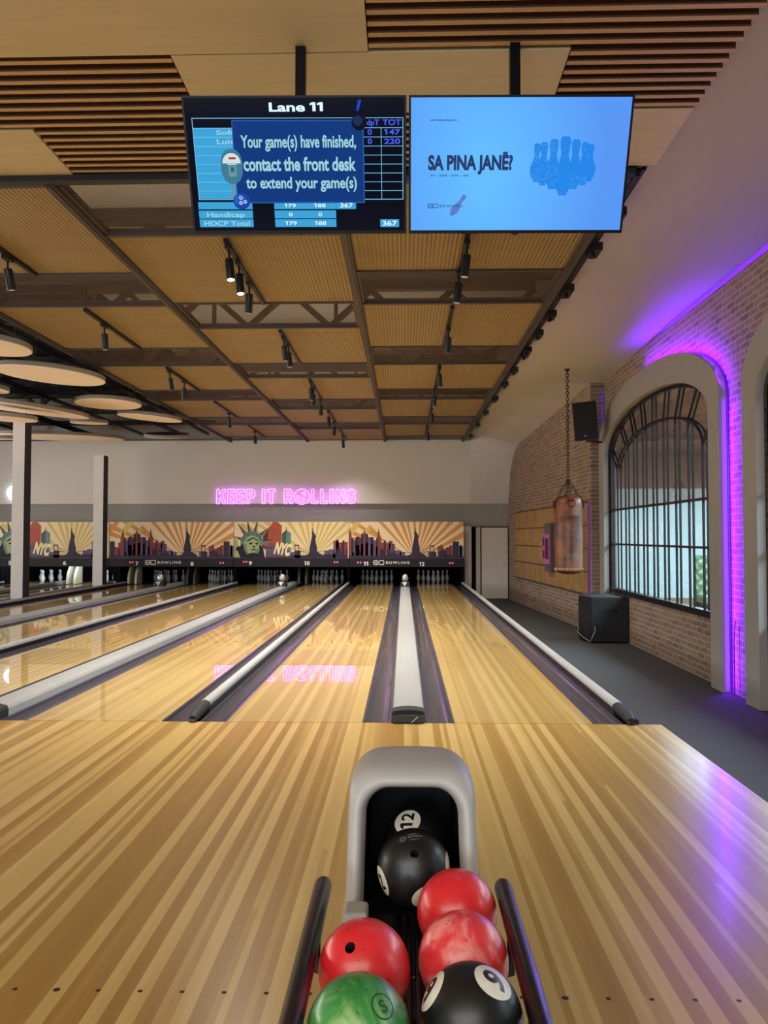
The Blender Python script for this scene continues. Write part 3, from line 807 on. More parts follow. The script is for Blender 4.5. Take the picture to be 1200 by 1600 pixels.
# black rail with gear along the right edge
t = thing('cable_rail', 'black rail with small gear boxes along the right edge of the ribbed ceiling', 'cable rail', (1.86, Y(14), GZ))
m = MB(); m.box(1.835, 1.885, Y(6.0), Y(22.3), GZ - 0.02, GZ + 0.05); m.box(1.90, 1.93, Y(6.0), Y(22.3), GZ + 0.03, GZ + 0.06); m.build('rail', M['black'], t)
for d in [6.7, 7.5, 8.75, 9.7, 10.6, 11.55, 11.8, 12.9, 14.1, 15.6, 17.3, 19.2, 21.3]:
    m = MB(); w = random.uniform(0.08, 0.16)
    m.box(1.84, 1.95, Y(d) - w, Y(d) + w, GZ - 0.075, GZ + 0.0); m.box(1.86, 1.90, Y(d) - 0.03, Y(d) + 0.03, GZ - 0.115, GZ - 0.07)
    m.build('gear_box', M['black'], t)

# roof trusses seen through the mesh
ti = 0
for d in [6.75, 9.6, 12.3, 14.9, 17.4, 19.9]:
    x0, x1 = XL + 0.3, 2.15
    for seg, (a, b, mt, lab) in enumerate([(-5.26, x1, 'truss', 'grey roof truss above the mesh ceiling, %s from the screens' % ORD[ti]), (x0, -5.34, 'trussblack', 'black roof truss above the ceiling discs, %s from the screens' % ORD[ti])]):
        mb = MB(); y = Y(d)
        mb.box(a, b, y - 0.07, y + 0.07, 4.74, 4.90); mb.box(a, b, y - 0.07, y + 0.07, 5.5, 5.66)
        n = max(2, int((b - a) / 0.62)); st = (b - a) / n
        for i in range(n):
            xa = a + st * i
            p, q = ((xa, y, 4.9), (xa + st, y, 5.5)) if i % 2 == 0 else ((xa, y, 5.5), (xa + st, y, 4.9))
            mb.bar(p, q, 0.09, 0.09)
            if i % 3 == 0: mb.bar((xa + 0.1, y, 4.9), (xa + 0.1, y, 5.5), 0.06, 0.06)
        tag(mb.build('ceiling_truss', M[mt]), lab, 'roof truss', 'roof trusses')
    ti += 1
pipes = [(-5.9, 4.53, 0.045), (-6.7, 4.50, 0.06), (-7.9, 4.53, 0.045), (-9.4, 4.50, 0.07), (-11.2, 4.53, 0.05)]
for k, (x, z, r) in enumerate(pipes):
    mb = MB(); mb.tube([(x, Y(6.0), z), (x, Y(22.4), z)], r, 10)
    tag(mb.build('ceiling_pipe', M['trussblack'], smooth=True, angle=40), 'black pipe along the black roof, %s from the ribbed panels' % ORD[k], 'pipe', 'black roof pipes')
for k, d in enumerate([8.2, 11.0, 13.5, 16.2, 18.6, 21.0]):
    mb = MB(); mb.box(XL + 0.3, -5.34, Y(d) - 0.06, Y(d) + 0.06, 4.6, 4.72); mb.box(XL + 0.3, -5.34, Y(d) + 0.3, Y(d) + 0.34, 4.64, 4.68)
    tag(mb.build('ceiling_cable_tray', M['trussblack']), 'black cable tray across the black roof, %s from the screens' % ORD[k], 'cable tray', 'black cable trays')

# slatted ceiling nearest the camera
SZ = 4.35
def slats(x0, x1, d0, d1, lab):
    t = thing('ceiling_slat_tile', lab, 'slatted ceiling panel', ((x0 + x1) / 2, Y((d0 + d1) / 2), SZ), 'slatted wood ceiling panels')
    m = MB(); n = max(1, round((d1 - d0) / 0.0945)); st = (d1 - d0) / n
    for i in range(n):
        y = Y(d0 + st * (i + 0.5)); m.box(x0, x1, y - 0.0185, y + 0.0185, SZ, SZ + 0.10)
    m.build('slat_field', [M['slat'], M['slatshade']], t)
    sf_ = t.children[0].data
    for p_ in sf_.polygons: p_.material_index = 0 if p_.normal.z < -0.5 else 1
    m = MB(); m.box(x0, x1, Y(d0), Y(d1), SZ + 0.101, SZ + 0.115); m.build('backing', M['slatback'], t)
def smoothp(x0, x1, d0, d1, lab):
    mb = MB(); mb.box(x0, x1, Y(d0), Y(d1), SZ - 0.004, SZ + 0.05)
    tag(mb.build('ceiling_birch_tile', M['birch'], bevel=0.003), lab, 'smooth ceiling panel', 'smooth birch ceiling panels')
smoothp(-6.0, -0.212, 2.5, 4.465, 'large smooth birch panel filling the top left of the ceiling')
slats(-0.205, 1.98, 2.5, 4.465, 'slatted wood panel at the top right, beside the soffit')
slats(-6.0, -1.412, 4.475, 5.27, 'wide slatted wood panel above and left of the scoring screen')
slats(-2.645, -1.412, 5.275, 5.93, 'narrower slatted wood panel directly left of the scoring screen')
smoothp(-1.405, 0.995, 4.475, 5.12, 'smooth birch panel where both screen poles enter the ceiling')
slats(1.002, 1.98, 4.475, 5.12, 'slatted wood panel above the right end of the blue screen')
smoothp(0.3, 1.97, 5.128, 5.9, 'smooth birch panel to the right of the blue screen')
smoothp(-6.0, -2.652, 5.278, 5.93, 'smooth birch panel at the left edge before the ribbed ceiling')
slats(-1.405, 0.295, 5.128, 5.9, 'slatted wood panel hidden behind the two screens')
mb = MB(); mb.box(XL, -6.01, Y(2.5), Y(5.93), SZ, SZ + 0.1); mb.box(XL, 1.93, -15.9, Y(2.49), SZ, SZ + 0.1); struct(mb.build('ceiling_near', M['birch']))
mb = MB(); mb.box(XL, 1.93, -15.9, Y(5.93), SZ + 0.13, SZ + 0.15); struct(mb.build('ceiling_near_back', M['slatback']))

# ------------------------------------------------------------------ hanging acoustic discs
discs = [(-22, 537, 134, 3, 0, 'pale round ceiling disc cut by the left edge, nearest of them'), (80, 584, 161, 4, 1, 'large pale round ceiling disc nearest the ribbed panels at the left'),
         (-42, 604, 104, 3, 2, 'pale ceiling disc whose right end just shows at the left edge'), (10, 633, 244, 7, 3, 'largest tilted pale disc overlapping others above the tall column'),
         (170, 629, 99, 0, 0, 'thin flat pale disc above the shorter column'), (235, 651, 97, 5, 2, 'pale disc tilted beside the ribbed ceiling, right of the thin flat disc'),
         (140, 659, 56, 1, 4, 'smallest pale disc under the thin flat disc'), (12, 652, 88, 2, 2, 'pale disc directly above the tall grey column'),
         (92, 682, 196, 1, 4, 'wide pale disc low in front of the end wall'), (261, 680, 68, 2, 12, 'small pale disc tilted steeply, farthest right of the discs'),
         (8, 684, 62, 0, 6, 'small pale disc low at the left, in front of the end wall')]
for px, py, w, ry, rx, lab in discs:
    hh = 2.40 if (px, py) in ((12, 652), (8, 684)) else 2.72
    d = 1170 * hh / (838 - py); x = (px - 631) / 1170 * d; r = w / 1170 * d / 2; d += 0.0265 * x; z = CAMZ + hh
    t = thing('ceiling_disc', lab, 'ceiling disc', (x, Y(d), z), 'pale acoustic ceiling discs')
    R = Matrix.Rotation(math.radians(ry), 3, 'Y') @ Matrix.Rotation(math.radians(rx), 3, 'X')
    m = MB(); m.lathe([(r - 0.012, -0.045), (r, -0.035), (r, 0.035), (r - 0.012, 0.045)], (x, Y(d), z), 56, mat=R, mis=[0, 1, 1, 1]); m.build('disc', [M['disc'], M['discedge']], t, smooth=True, angle=30)
    m = MB()
    for k in range(3):
        a = 2 * PI * k / 3 + 0.5; p = R @ Vector((r * 0.6 * math.cos(a), r * 0.6 * math.sin(a), 0.04)) + Vector((x, Y(d), z))
        m.tube([p, (p.x, p.y, 4.62 if hh > 2.5 else z + 0.16)], 0.004, 6)
    m.build('hanging_wire', M['wire'], t)

# ------------------------------------------------------------------ screens
def S(name, rgb, k=1.0): return glow('screen_' + name, rgb, k, rough=0.16, spec=0.06)
TVW, TVH = 1.252, 0.720
VD = Vector((0, 0.28, -0.649)).normalized(); ND = Vector((0, -0.649, -0.28)).normalized()
def tv(x0, lab):
    TL = Vector((x0, Y(4.16) + 0.021 * x0, CAMZ + 2.447))
    t = thing('television', lab, 'television', tuple(TL + Vector((TVW / 2, 0, -TVH / 2))), 'screens hanging over the lanes')
    def mp(u, v, h=0.0): return TL + Vector((u * TVW, 0.021 * u * TVW, 0)) + VD * (v * TVH) + ND * h
    def slab(u0, u1, v0, v1, h0, h1, m):
        vs = [mp(u, v, h) for h in (h0, h1) for v in (v0, v1) for u in (u0, u1)]
        m.add(vs, [(0, 2, 3, 1), (4, 5, 7, 6), (0, 1, 5, 4), (2, 6, 7, 3), (0, 4, 6, 2), (1, 3, 7, 5)])
    m = MB(); slab(0, 1, 0, 1, -0.035, 0.0, m); slab(0.12, 0.88, 0.2, 0.9, -0.075, -0.035, m); m.build('housing', M['bezel'], t)
    m = MB(); bw, bh = 0.0095, 0.0165
    slab(0, 1, 0, bh, 0, 0.006, m); slab(0, 1, 1 - bh * 1.5, 1, 0, 0.006, m); slab(0, bw, bh, 1 - bh * 1.5, 0, 0.006, m); slab(1 - bw, 1, bh, 1 - bh * 1.5, 0, 0.006, m)
    m.build('bezel', M['bezel'], t)
    m = MB(); slab(0.487, 0.513, 0.9995, 1.012, -0.01, 0.004, m); m.build('sensor_bar', M['black'], t)
    cx = TL.x + TVW / 2 + (0.0 if x0 < -0.5 else 0.0)
    m = MB(); m.box(cx - 0.029, cx + 0.029, Y(4.40), Y(4.46), CAMZ + 2.17, SZ - 0.006); m.build('ceiling_pole', M['bezel'], t)
    m = MB(); m.box(cx - 0.16, cx + 0.16, Y(4.375), Y(4.40), CAMZ + 2.15, CAMZ + 2.35); m.build('mount_bracket', M['blackmetal'], t)
    return t, mp
class Layers:
    """flat printed shapes on one plane, each shape on its own thin layer"""
    def __init__(s, mp, h0=0.0012, st=0.0): s.m = MB(); s.mp = mp; s.h = h0; s.st = st; s.mats = []
    def mi(s, mat):
        if mat not in s.mats: s.mats.append(mat)
        return s.mats.index(mat)
    def poly(s, pts, mat, h): s.m.poly([s.mp(u, v, h) for u, v in pts], s.mi(mat))
    def rect(s, u0, u1, v0, v1, mat, h): s.poly([(u0, v0), (u1, v0), (u1, v1), (u0, v1)], mat, h)
    def frame(s, u0, u1, v0, v1, tu, tv_, mat, h):
        s.rect(u0, u1, v0, v0 + tv_, mat, h); s.rect(u0, u1, v1 - tv_, v1, mat, h); s.rect(u0, u0 + tu, v0, v1, mat, h); s.rect(u1 - tu, u1, v0, v1, mat, h)
    def text(s, txt, u0, u1, vbase, caph, mat, h, bold=0.0, spacing=1.0, rot=0.0, shear=0.0):
        vs, fs = text_fit(txt, u1 - u0, caph, bold, spacing)
        c, sn = math.cos(rot), math.sin(rot)
        s.m.add([s.mp(u0 + (x + shear * y) * c + y * sn, vbase - y * c + x * sn, h) for x, y in vs], fs, s.mi(mat))
    def build(s, name, parent): return s.m.build(name, s.mats, parent, fix=False)

t1, mp1 = tv(-1.236, 'scoring screen hanging on the left, titled Lane 11 with a blue message box')
CY = S('cyan', (62, 170, 226), 0.8); NV = S('night', (3, 6, 22), 1.0); WH = S('white', (214, 240, 250), 1.0); TX = S('pale', (168, 226, 236), 0.75)
BL = S('bluetext', (70, 90, 235), 1.0); DLG = S('dialog', (12, 52, 118), 1.0); DLE = S('dialogedge', (26, 84, 150), 1.0); LN = S('line', (120, 196, 232), 0.9)
L = Layers(mp1)
L.rect(0.0095, 0.9905, 0.0165, 0.975, NV, 0.001)
L.text('Lane 11', 0.387, 0.628, 0.108, 0.062, WH, 0.002, 0.03)
L.rect(0.04, 0.265, 0.225, 0.735, CY, 0.0015)
for k in range(9):
    v = 0.222 + k * 0.0645
    L.rect(0.04, 0.985, v, v + 0.004, LN, 0.0018)
L.frame(0.037, 0.986, 0.152, 0.742, 0.003, 0.005, LN, 0.0019)
for u in (0.795, 0.885): L.rect(u, u + 0.0025, 0.222, 0.742, LN, 0.0019)
L.text('Sofi', 0.142, 0.216, 0.270, 0.034, TX, 0.0022, 0.02); L.text('Luis', 0.142, 0.220, 0.336, 0.036, TX, 0.0022, 0.02)
L.text('dpT', 0.822, 0.878, 0.205, 0.040, BL, 0.0022, 0.02); L.text('TOT', 0.893, 0.976, 0.205, 0.040, BL, 0.0022, 0.02)
for r, v in (('147', 0.272), ('220', 0.337)):
    L.text('0', 0.825, 0.845, v, 0.038, BL, 0.0022, 0.02); L.text(r, 0.900, 0.972, v, 0.038, BL, 0.0022, 0.02)
for k, (a, b) in enumerate(((0.758, 0.812), (0.822, 0.882), (0.888, 0.948))):
    L.rect(0.031, 0.283, a, b, CY, 0.0015); L.rect(0.385, 0.672, a, b, CY, 0.0015)
L.rect(0.673, 0.766, 0.758, 0.812, CY, 0.0015); L.rect(0.878, 0.966, 0.890, 0.950, CY, 0.0015)
L.text('Handicap', 0.068, 0.245, 0.870, 0.036, TX, 0.0022, 0.02); L.text('HDCP Total', 0.052, 0.266, 0.936, 0.036, TX, 0.0022, 0.02)
for a, b, v in (('179', '188', 0.798), ('0', '0', 0.866), ('179', '188', 0.932)):
    wa = 0.053 if len(a) > 1 else 0.017
    L.text(a, 0.460 - wa / 2, 0.460 + wa / 2, v, 0.028, WH, 0.0022, 0.015); L.text(b, 0.598 - wa / 2, 0.598 + wa / 2, v, 0.028, WH, 0.0022, 0.015)
L.text('367', 0.692, 0.752, v - 0.132, 0.034, WH, 0.0022, 0.015); L.text('367', 0.888, 0.956, 0.938, 0.038, WH, 0.0022, 0.02)
# message box
L.rect(0.214, 0.808, 0.168, 0.768, DLE, 0.0024); L.rect(0.219, 0.802, 0.176, 0.757, DLG, 0.0027)
L.text('Your game(s) have finished,', 0.250, 0.772, 0.360, 0.088, TX, 0.0033, 0.025)
L.text('contact the front desk', 0.256, 0.770, 0.527, 0.100, TX, 0.0033, 0.03)
L.text('to extend your game(s)', 0.262, 0.772, 0.655, 0.084, TX, 0.0033, 0.025)
L.poly(disc_pts(0.788, 0.185, 0.034, 24, 0.058), S('knob', (6, 10, 26)), 0.0034); L.poly(disc_pts(0.782, 0.175, 0.022, 20, 0.036), S('knobhi', (22, 40, 78)), 0.0036)
L.poly([(0.775, 0.105), (0.785, 0.03), (0.80, 0.03), (0.787, 0.105)], S('sheen', (20, 60, 190)), 0.0022)
# parking-meter picture and bowling ball
MG = S('meter', (58, 116, 142)); 
L.poly([(0.152, 0.47), (0.160, 0.41), (0.178, 0.378), (0.200, 0.370), (0.224, 0.378), (0.243, 0.41), (0.252, 0.47), (0.250, 0.55), (0.236, 0.60), (0.215, 0.625), (0.19, 0.625), (0.168, 0.60), (0.154, 0.55)], MG, 0.0037)
L.poly([(0.160, 0.475)] + [(0.202 - 0.042 * math.cos(PI * k / 12), 0.475 - 0.075 * math.sin(PI * k / 12)) for k in range(13)], S('meterface', (198, 214, 214)), 0.0039)
L.rect(0.190, 0.222, 0.43, 0.446, S('red', (178, 40, 52)), 0.0041); L.rect(0.186, 0.222, 0.492, 0.57, S('meterslot', (104, 142, 152)), 0.0041); L.rect(0.196, 0.213, 0.502, 0.535, S('meterdark', (52, 88, 106)), 0.0042)
L.rect(0.182, 0.224, 0.478, 0.484, WH, 0.0041)
L.rect(0.193, 0.211, 0.625, 0.74, S('meterpole', (96, 140, 160)), 0.0037)
L.poly(disc_pts(0.236, 0.752, 0.039, 28, 0.062), S('ball', (24, 62, 150)), 0.0041); L.poly(disc_pts(0.228, 0.742, 0.026, 24, 0.042), S('balllight', (36, 88, 184)), 0.0042)
for (u, v) in ((0.233, 0.727), (0.232, 0.765), (0.252, 0.757)):
    L.poly(disc_pts(u, v, 0.0075, 14, 0.0125), WH, 0.0044); L.poly(disc_pts(u, v, 0.0045, 12, 0.0075), S('ball', (24, 62, 150)), 0.0046)
for k, v in enumerate((0.30, 0.36, 0.43, 0.49, 0.555, 0.62, 0.68)): pass
L.build('score_display', t1)

t2, mp2 = tv(0.030, 'bright blue advert screen hanging on the right with SA PINA JANË? text')
def bluescreen():
    t = NT('screen_advert'); p, x, y, z = t.pos()
    dx = t.math('MULTIPLY', t.math('SUBTRACT', x, 0.47), 1.3); dz = t.math('SUBTRACT', z, CAMZ + 2.08)
    r = t.math('POWER', t.math('ADD', t.math('MULTIPLY', dx, dx), t.math('MULTIPLY', dz, dz)), 0.5)
    c = t.ramp(r, [(0.1, lin((98, 184, 252))), (0.9, lin((86, 146, 238)))])
    t.bsdf(lin((8, 8, 10)), 0.16, spec=0.06, emit=c, estr=0.95); return t.m
L = Layers(mp2)
L.rect(0.0095, 0.9905, 0.0165, 0.975, bluescreen(), 0.001)
DK = S('slate', (40, 56, 100)); MD = S('advertblue', (34, 128, 220)); ML = S('advertsoft', (72, 146, 226)); SL = S('shadowpin', (84, 118, 190))
L.text('www.bobowling.com', 0.096, 0.214, 0.178, 0.017, DK, 0.002, 0.01)
def bold_condensed(L, s_, u0, u1, vb, ch, mat, h): L.text(s_, u0, u1, vb, ch, mat, h, 0.045, 1.0)
bold_condensed(L, 'SA PINA JANË?', 0.088, 0.474, 0.522, 0.104, DK, 0.002)
L.text('EAT  •  DRINK  •  BOWL  •  SING', 0.100, 0.276, 0.574, 0.015, DK, 0.002, 0.015)
PINHALF = [(0.025, 0), (0.0285, 0.019), (0.0495, 0.057), (0.0605, 0.114), (0.0585, 0.15), (0.0470, 0.184), (0.0310, 0.222), (0.0238, 0.255), (0.0237, 0.27), (0.0285, 0.30), (0.0322, 0.342), (0.029, 0.362), (0.019, 0.376)]
pinfull = [(x / 0.381, y / 0.381) for x, y in PINHALF] + [(-x / 0.381, y / 0.381) for x, y in PINHALF[::-1]]
cluster = ((0.583, 0.334, 0.617), (0.826, 0.340, 0.612), (0.614, 0.325, 0.640), (0.799, 0.325, 0.640), (0.658, 0.304, 0.667), (0.757, 0.304, 0.667), (0.709, 0.282, 0.715))
asp = TVH / TVW
for k_, (cu, va, vb) in enumerate(cluster):
    sc = vb - va
    L.poly([(cu + x * sc * asp * 1.12, vb - y * sc) for x, y in pinfull], MD, 0.0018 + 0.00012 * k_)
rr = random.Random(5)
for k in range(700):
    cu, va, vb = rr.choice(cluster[:1] + cluster[2:]); sc = vb - va; yy = rr.uniform(0.03, 0.95); hw = max(x for x, y in pinfull if abs(y - yy) < 0.08) * 0.8
    u = cu + rr.uniform(-hw, hw) * sc * asp * 1.12; v = vb - yy * sc
    if rr.random() < (0.75 if (u < 0.69 or v > 0.56) else 0.12): L.poly(disc_pts(u, v, 0.0022, 6, 0.0036), ML, 0.0034)
a = math.radians(37)
L.poly([(0.196 + (x * math.cos(a) + y * math.sin(a)) * 0.190 * asp, 0.862 - (-x * math.sin(a) + y * math.cos(a)) * 0.190) for x, y in pinfull], SL, 0.0017)
def bo_logo(L, u0, u1, v0, v1, mat, h, th=0.2):
    """squared B and O drawn as thick outlines"""
    mid = (u0 + u1) / 2; g = (u1 - u0) * 0.02; tu = (u1 - u0) * 0.055; tvv = (v1 - v0) * 0.16
    L.frame(u0 + tu * 0.6, mid - g, v0, v1, tu, tvv, mat, h); vm = (v0 + v1) / 2; L.rect(u0, mid - g, vm - tvv / 2, vm + tvv / 2, mat, h)
    L.frame(mid + g, u1, v0, v1, tu, tvv, mat, h)
bo_logo(L, 0.088, 0.136, 0.775, 0.808, DK, 0.0021)
L.text('BOWLING', 0.144, 0.250, 0.802, 0.020, DK, 0.0021, 0.01, 1.3)
L.build('advert_display', t2)

YOFF[0] = 0.0
# ------------------------------------------------------------------ masking units with the city mural
MD_ = 22.0; MY = Y(MD_)
def art(name, rgb): return flat('print_' + name, rgb, 0.55, spec=0.25, var=0.02)
A_CREAM = art('cream', (232, 210, 172)); A_ORANGE = art('orange', (206, 146, 84)); A_OLIVE = art('olive', (206, 184, 108))
A_NAVY = art('navy', (52, 44, 70)); A_MAROON = art('maroon', (134, 64, 62)); A_PURPLE = art('purple', (104, 82, 112)); A_STRIP = art('strip', (34, 31, 40))
A_GREEN = art('green', (158, 172, 122)); A_TEAL = art('teal', (104, 136, 128)); A_DKTEAL = art('darkteal', (60, 78, 84)); A_RED = art('red', (172, 84, 66)); A_SPIKE = art('spike', (94, 44, 56))
A_YEL = art('yellow', (240, 228, 178)); A_BLACK = art('black', (36, 30, 40)); A_LOGO = art('logo', (238, 236, 232))
A_DOT = glow('print_dot', (222, 92, 92), 0.9)
WIN = A_TEAL
def px_x(px): return (px - 631) / 1170 * MD_
def panel(px0, px1, pxo, kind, nums, lab, logo_on):
    """pxo: picture column of drawing column 0; drawing units are sixths of a picture column"""
    x0, x1 = px_x(px0) + 0.006, px_x(px1) - 0.006
    zt = CAMZ + (838 - 815.3) / 1170 * MD_; zs = CAMZ + (838 - 872.2) / 1170 * MD_; zb = CAMZ + (838 - 885.6) / 1170 * MD_
    t = thing('masking_unit', lab, 'mural panel', ((x0 + x1) / 2, MY, zb), 'mural panels over the pins')
    m = MB(); m.box(x0, x1, MY, MY + 0.05, zs, zt); m.build('board', A_CREAM, t)
    m = MB(); m.box(x0, x1, MY - 0.012, MY + 0.05, zb, zs); st = m.build('number_strip', A_STRIP, t)
    m = MB(); m.box(x0 - 0.014, x0 + 0.006, MY + 0.005, MY + 0.045, 0.101, zb); m.build('support_post', M['pitblack'], t)
    X0 = (px0 - pxo) * 6; X1 = (px1 - pxo) * 6
    def mpw(X, Yv, h=0.0): return ((pxo + X / 6 - 631) / 1170 * MD_, MY - h, CAMZ + (838 - (805 + Yv / 6)) / 1170 * MD_)
    L = Layers(mpw)
    ya, yb = 62, 402
    def P(pts, mat, h):
        p = clip(pts, X0 + 2, X1 - 2, ya + 1, yb)
        if p: L.poly(p, mat, h)
    def R(a, b, c, d, mat, h): P([(a, c), (b, c), (b, d), (a, d)], mat, h)
    def ray(cx, cy, a, b, mat, h=0.002): P([(cx, cy), (a, ya - 4), (b, ya - 4)], mat, h)
    def statue(sx, k=0.0):
        q = [(650, 120), (656, 122), (658, 150), (666, 165), (672, 178), (684, 196), (684, 206), (676, 210), (680, 245), (688, 285), (694, 300), (694, 345), (712, 350), (714, 358), (738, 362), (740, 372), (755, 380), (755, 402), (570, 402), (570, 380), (590, 372), (612, 366), (612, 356), (622, 350), (624, 300), (628, 290), (636, 250), (642, 215), (648, 190), (644, 165), (650, 150)]
        P([(x + sx, y) for x, y in q], A_NAVY, 0.007)
    if kind == 'A':
        for a, b in ((-520, -330), (-260, -120), (20, 95)): ray(655, 420, a, b, A_ORANGE)
        P([(60, 190), (150, 62), (95, 62), (20, 150), (20, 190)], A_OLIVE, 0.0025)
        for a, b in ((300, 345), (410, 455), (500, 538), (565, 592), (633, 658), (695, 722), (750, 780), (805, 838), (878, 918), (965, 1020), (1085, 1160), (1260, 1420)): ray(655, 420, a, b, A_ORANGE)
        P([(225, 90), (340, 205), (320, 245), (225, 150)], A_ORANGE, 0.003); P([(225, 90), (225, 150), (160, 200), (150, 170)], A_OLIVE, 0.003)
        if X0 < 0:
            P([(-40, 62), (10, 62), (-88, 190), (-88, 130)], A_ORANGE, 0.0025)
            R(-80, -35, 245, 402, A_NAVY, 0.007); R(-35, 20, 300, 402, A_MAROON, 0.004)
        # back row of buildings
        for a, b, c, m_ in ((0, 30, 255, A_MAROON), (75, 98, 235, A_PURPLE), (90, 150, 210, A_MAROON), (140, 160, 225, A_PURPLE), (205, 262, 205, A_PURPLE), (255, 295, 235, A_PURPLE), (330, 358, 255, A_MAROON), (375, 420, 262, A_MAROON),
                            (405, 440, 240, A_PURPLE), (435, 462, 268, A_PURPLE), (455, 520, 330, A_PURPLE), (505, 558, 345, A_PURPLE), (860, 915, 290, A_MAROON), (915, 945, 312, A_PURPLE), (940, 975, 300, A_MAROON), (970, 1000, 282, A_MAROON), (1062, 1100, 290, A_PURPLE), (1065, 1085, 280, A_MAROON), (770, 800, 340, A_PURPLE)):
            R(a, b, c, 402, m_, 0.0045)
        P([(880, 290), (896, 272), (912, 290)], A_MAROON, 0.0045)
        for cx in (43, 177, 309):       # three pointed towers
            P([(cx - 22, 402), (cx - 22, 215), (cx - 13, 205), (cx - 10, 165), (cx - 4, 150), (cx, 118), (cx + 4, 150), (cx + 10, 165), (cx + 13, 205), (cx + 24, 215), (cx + 24, 402)], A_MAROON if cx != 177 else A_MAROON, 0.0055)
        for a, b, c in ((52, 75, 220), (98, 130, 205), (145, 168, 175), (184, 210, 175), (232, 258, 205), (286, 303, 220), (358, 375, 240), (-2, 22, 315), (60, 82, 350), (128, 140, 330), (100, 128, 280), (146, 164, 270), (186, 212, 260), (236, 252, 270), (280, 300, 290), (392, 420, 315), (420, 455, 350), (455, 490, 360), (320, 360, 320), (1002, 1060, 247), (870, 940, 345), (945, 1000, 368), (790, 850, 340)):
            R(a, b, c, 402, A_NAVY, 0.0065)
        P([(100, 210), (114, 196), (130, 210)], A_NAVY, 0.0065); P([(356, 245), (366, 232), (377, 245)], A_NAVY, 0.0065)
        P(disc_pts(405, 330, 18), A_NAVY, 0.0066); P(disc_pts(340, 335, 20), A_NAVY, 0.0066)
        R(X0, 600, 378, 402, A_NAVY, 0.0068); R(745, X1, 388, 402, A_NAVY, 0.0068); P(disc_pts(905, 362, 34), A_NAVY, 0.0066)
        for a, b in ((790, 796), (822, 828)): R(a, b, 285, 345, A_NAVY, 0.0067)
        R(788, 830, 282, 292, A_NAVY, 0.0067)
        P([(520, 345), (620, 350), (620, 354), (520, 350)], A_NAVY, 0.0067); P([(690, 345), (790, 338), (790, 342), (690, 350)], A_NAVY, 0.0067); P([(690, 332), (792, 300), (792, 303), (690, 336)], A_NAVY, 0.0067)
        statue(0)
    else:
        for a, b in ((-40, 80), (175, 235), (290, 360), (520, 560), (625, 662), (695, 728), (755, 782), (812, 840), (868, 900), (930, 962), (995, 1030), (1070, 1120), (1190, 1260)): ray(767, 400, a, b, A_OLIVE)
        P([(25, 150), (110, 62), (25, 62)], A_CREAM, 0.0022)
        for a, b, c, m_ in ((965, 1010, 240, A_PURPLE), (1005, 1050, 255, A_MAROON), (1045, 1100, 250, A_MAROON), (990, 1015, 230, A_PURPLE), (880, 925, 330, A_PURPLE), (920, 970, 320, A_PURPLE), (560, 600, 345, A_PURPLE)): R(a, b, c, 402, m_, 0.0045)
        for a, b, c in ((1000, 1035, 315), (1052, 1068, 235), (1080, 1100, 320), (865, 990, 366), (600, 655, 332), (565, 690, 375), (960, 1000, 350)): R(a, b, c, 402, A_NAVY, 0.0065)
        R(985, 1100, 370, 402, A_NAVY, 0.0066)
        for a, b in ((600, 606), (634, 640)): R(a, b, 280, 335, A_NAVY, 0.0067)
        R(597, 643, 277, 287, A_NAVY, 0.0067)
        P([(640, 300), (735, 335), (735, 338), (640, 303)], A_NAVY, 0.0067); P([(640, 335), (735, 345), (735, 349), (640, 339)], A_NAVY, 0.0067); P([(795, 342), (900, 340), (900, 344), (795, 346)], A_NAVY, 0.0067)
        statue(117)
        # tall red and teal blocks, violet block with lettering
        P([(355, 130), (395, 62), (440, 62), (478, 100), (470, 300), (300, 300), (300, 240), (345, 225)], A_RED, 0.004); P([(355, 130), (345, 225), (300, 245), (300, 200), (400, 62), (395, 62)], A_SPIKE, 0.0042)
        for k in range(6): P([(368, 120 + k * 26), (462, 138 + k * 26), (462, 142 + k * 26), (368, 125 + k * 26)], A_MAROON, 0.0044)
        P([(478, 180), (520, 135), (565, 170), (565, 402), (478, 402)], A_TEAL, 0.004); P([(478, 180), (520, 135), (520, 400), (478, 400)], A_DKTEAL, 0.0042); P([(516, 140), (520, 100), (524, 140)], A_NAVY, 0.0042)
        for k in range(7): P([(484, 196 + k * 16), (516, 186 + k * 16), (516, 190 + k * 16), (484, 200 + k * 16)], A_TEAL, 0.0044)
        P([(325, 402), (330, 290), (380, 268), (565, 340), (565, 402)], A_PURPLE, 0.0048)
        for k in range(5): P([(335 + k * 44, 370), (350 + k * 44, 373), (350 + k * 44, 382), (335 + k * 44, 379)], A_NAVY, 0.005)
        for k in range(4): P([(340 + (k % 2) * 30, 300 + 24 * (k // 2)), (352 + (k % 2) * 30, 304 + 24 * (k // 2)), (352 + (k % 2) * 30, 316 + 24 * (k // 2)), (340 + (k % 2) * 30, 312 + 24 * (k // 2))], A_NAVY, 0.005)
        # crowned statue face
        cx, cy = 205, 262
        for ang, ln, wd in ((128, 250, 26), (104, 235, 26), (78, 232, 24), (44, 225, 24), (8, 225, 22), (-22, 225, 22), (160, 190, 26)):
            a = math.radians(ang); ca, sa = math.cos(a), math.sin(a)
            b0 = (cx + 78 * ca, cy - 78 * sa); tip = (cx + ln * ca, cy - ln * sa); nx_, ny_ = -sa, -ca
            P([(b0[0] + nx_ * wd, b0[1] + ny_ * wd), tip, (b0[0] - nx_ * wd, b0[1] - ny_ * wd)], A_TEAL, 0.0052)
            P([(b0[0] + nx_ * wd, b0[1] + ny_ * wd), tip, b0], A_SPIKE, 0.0054)
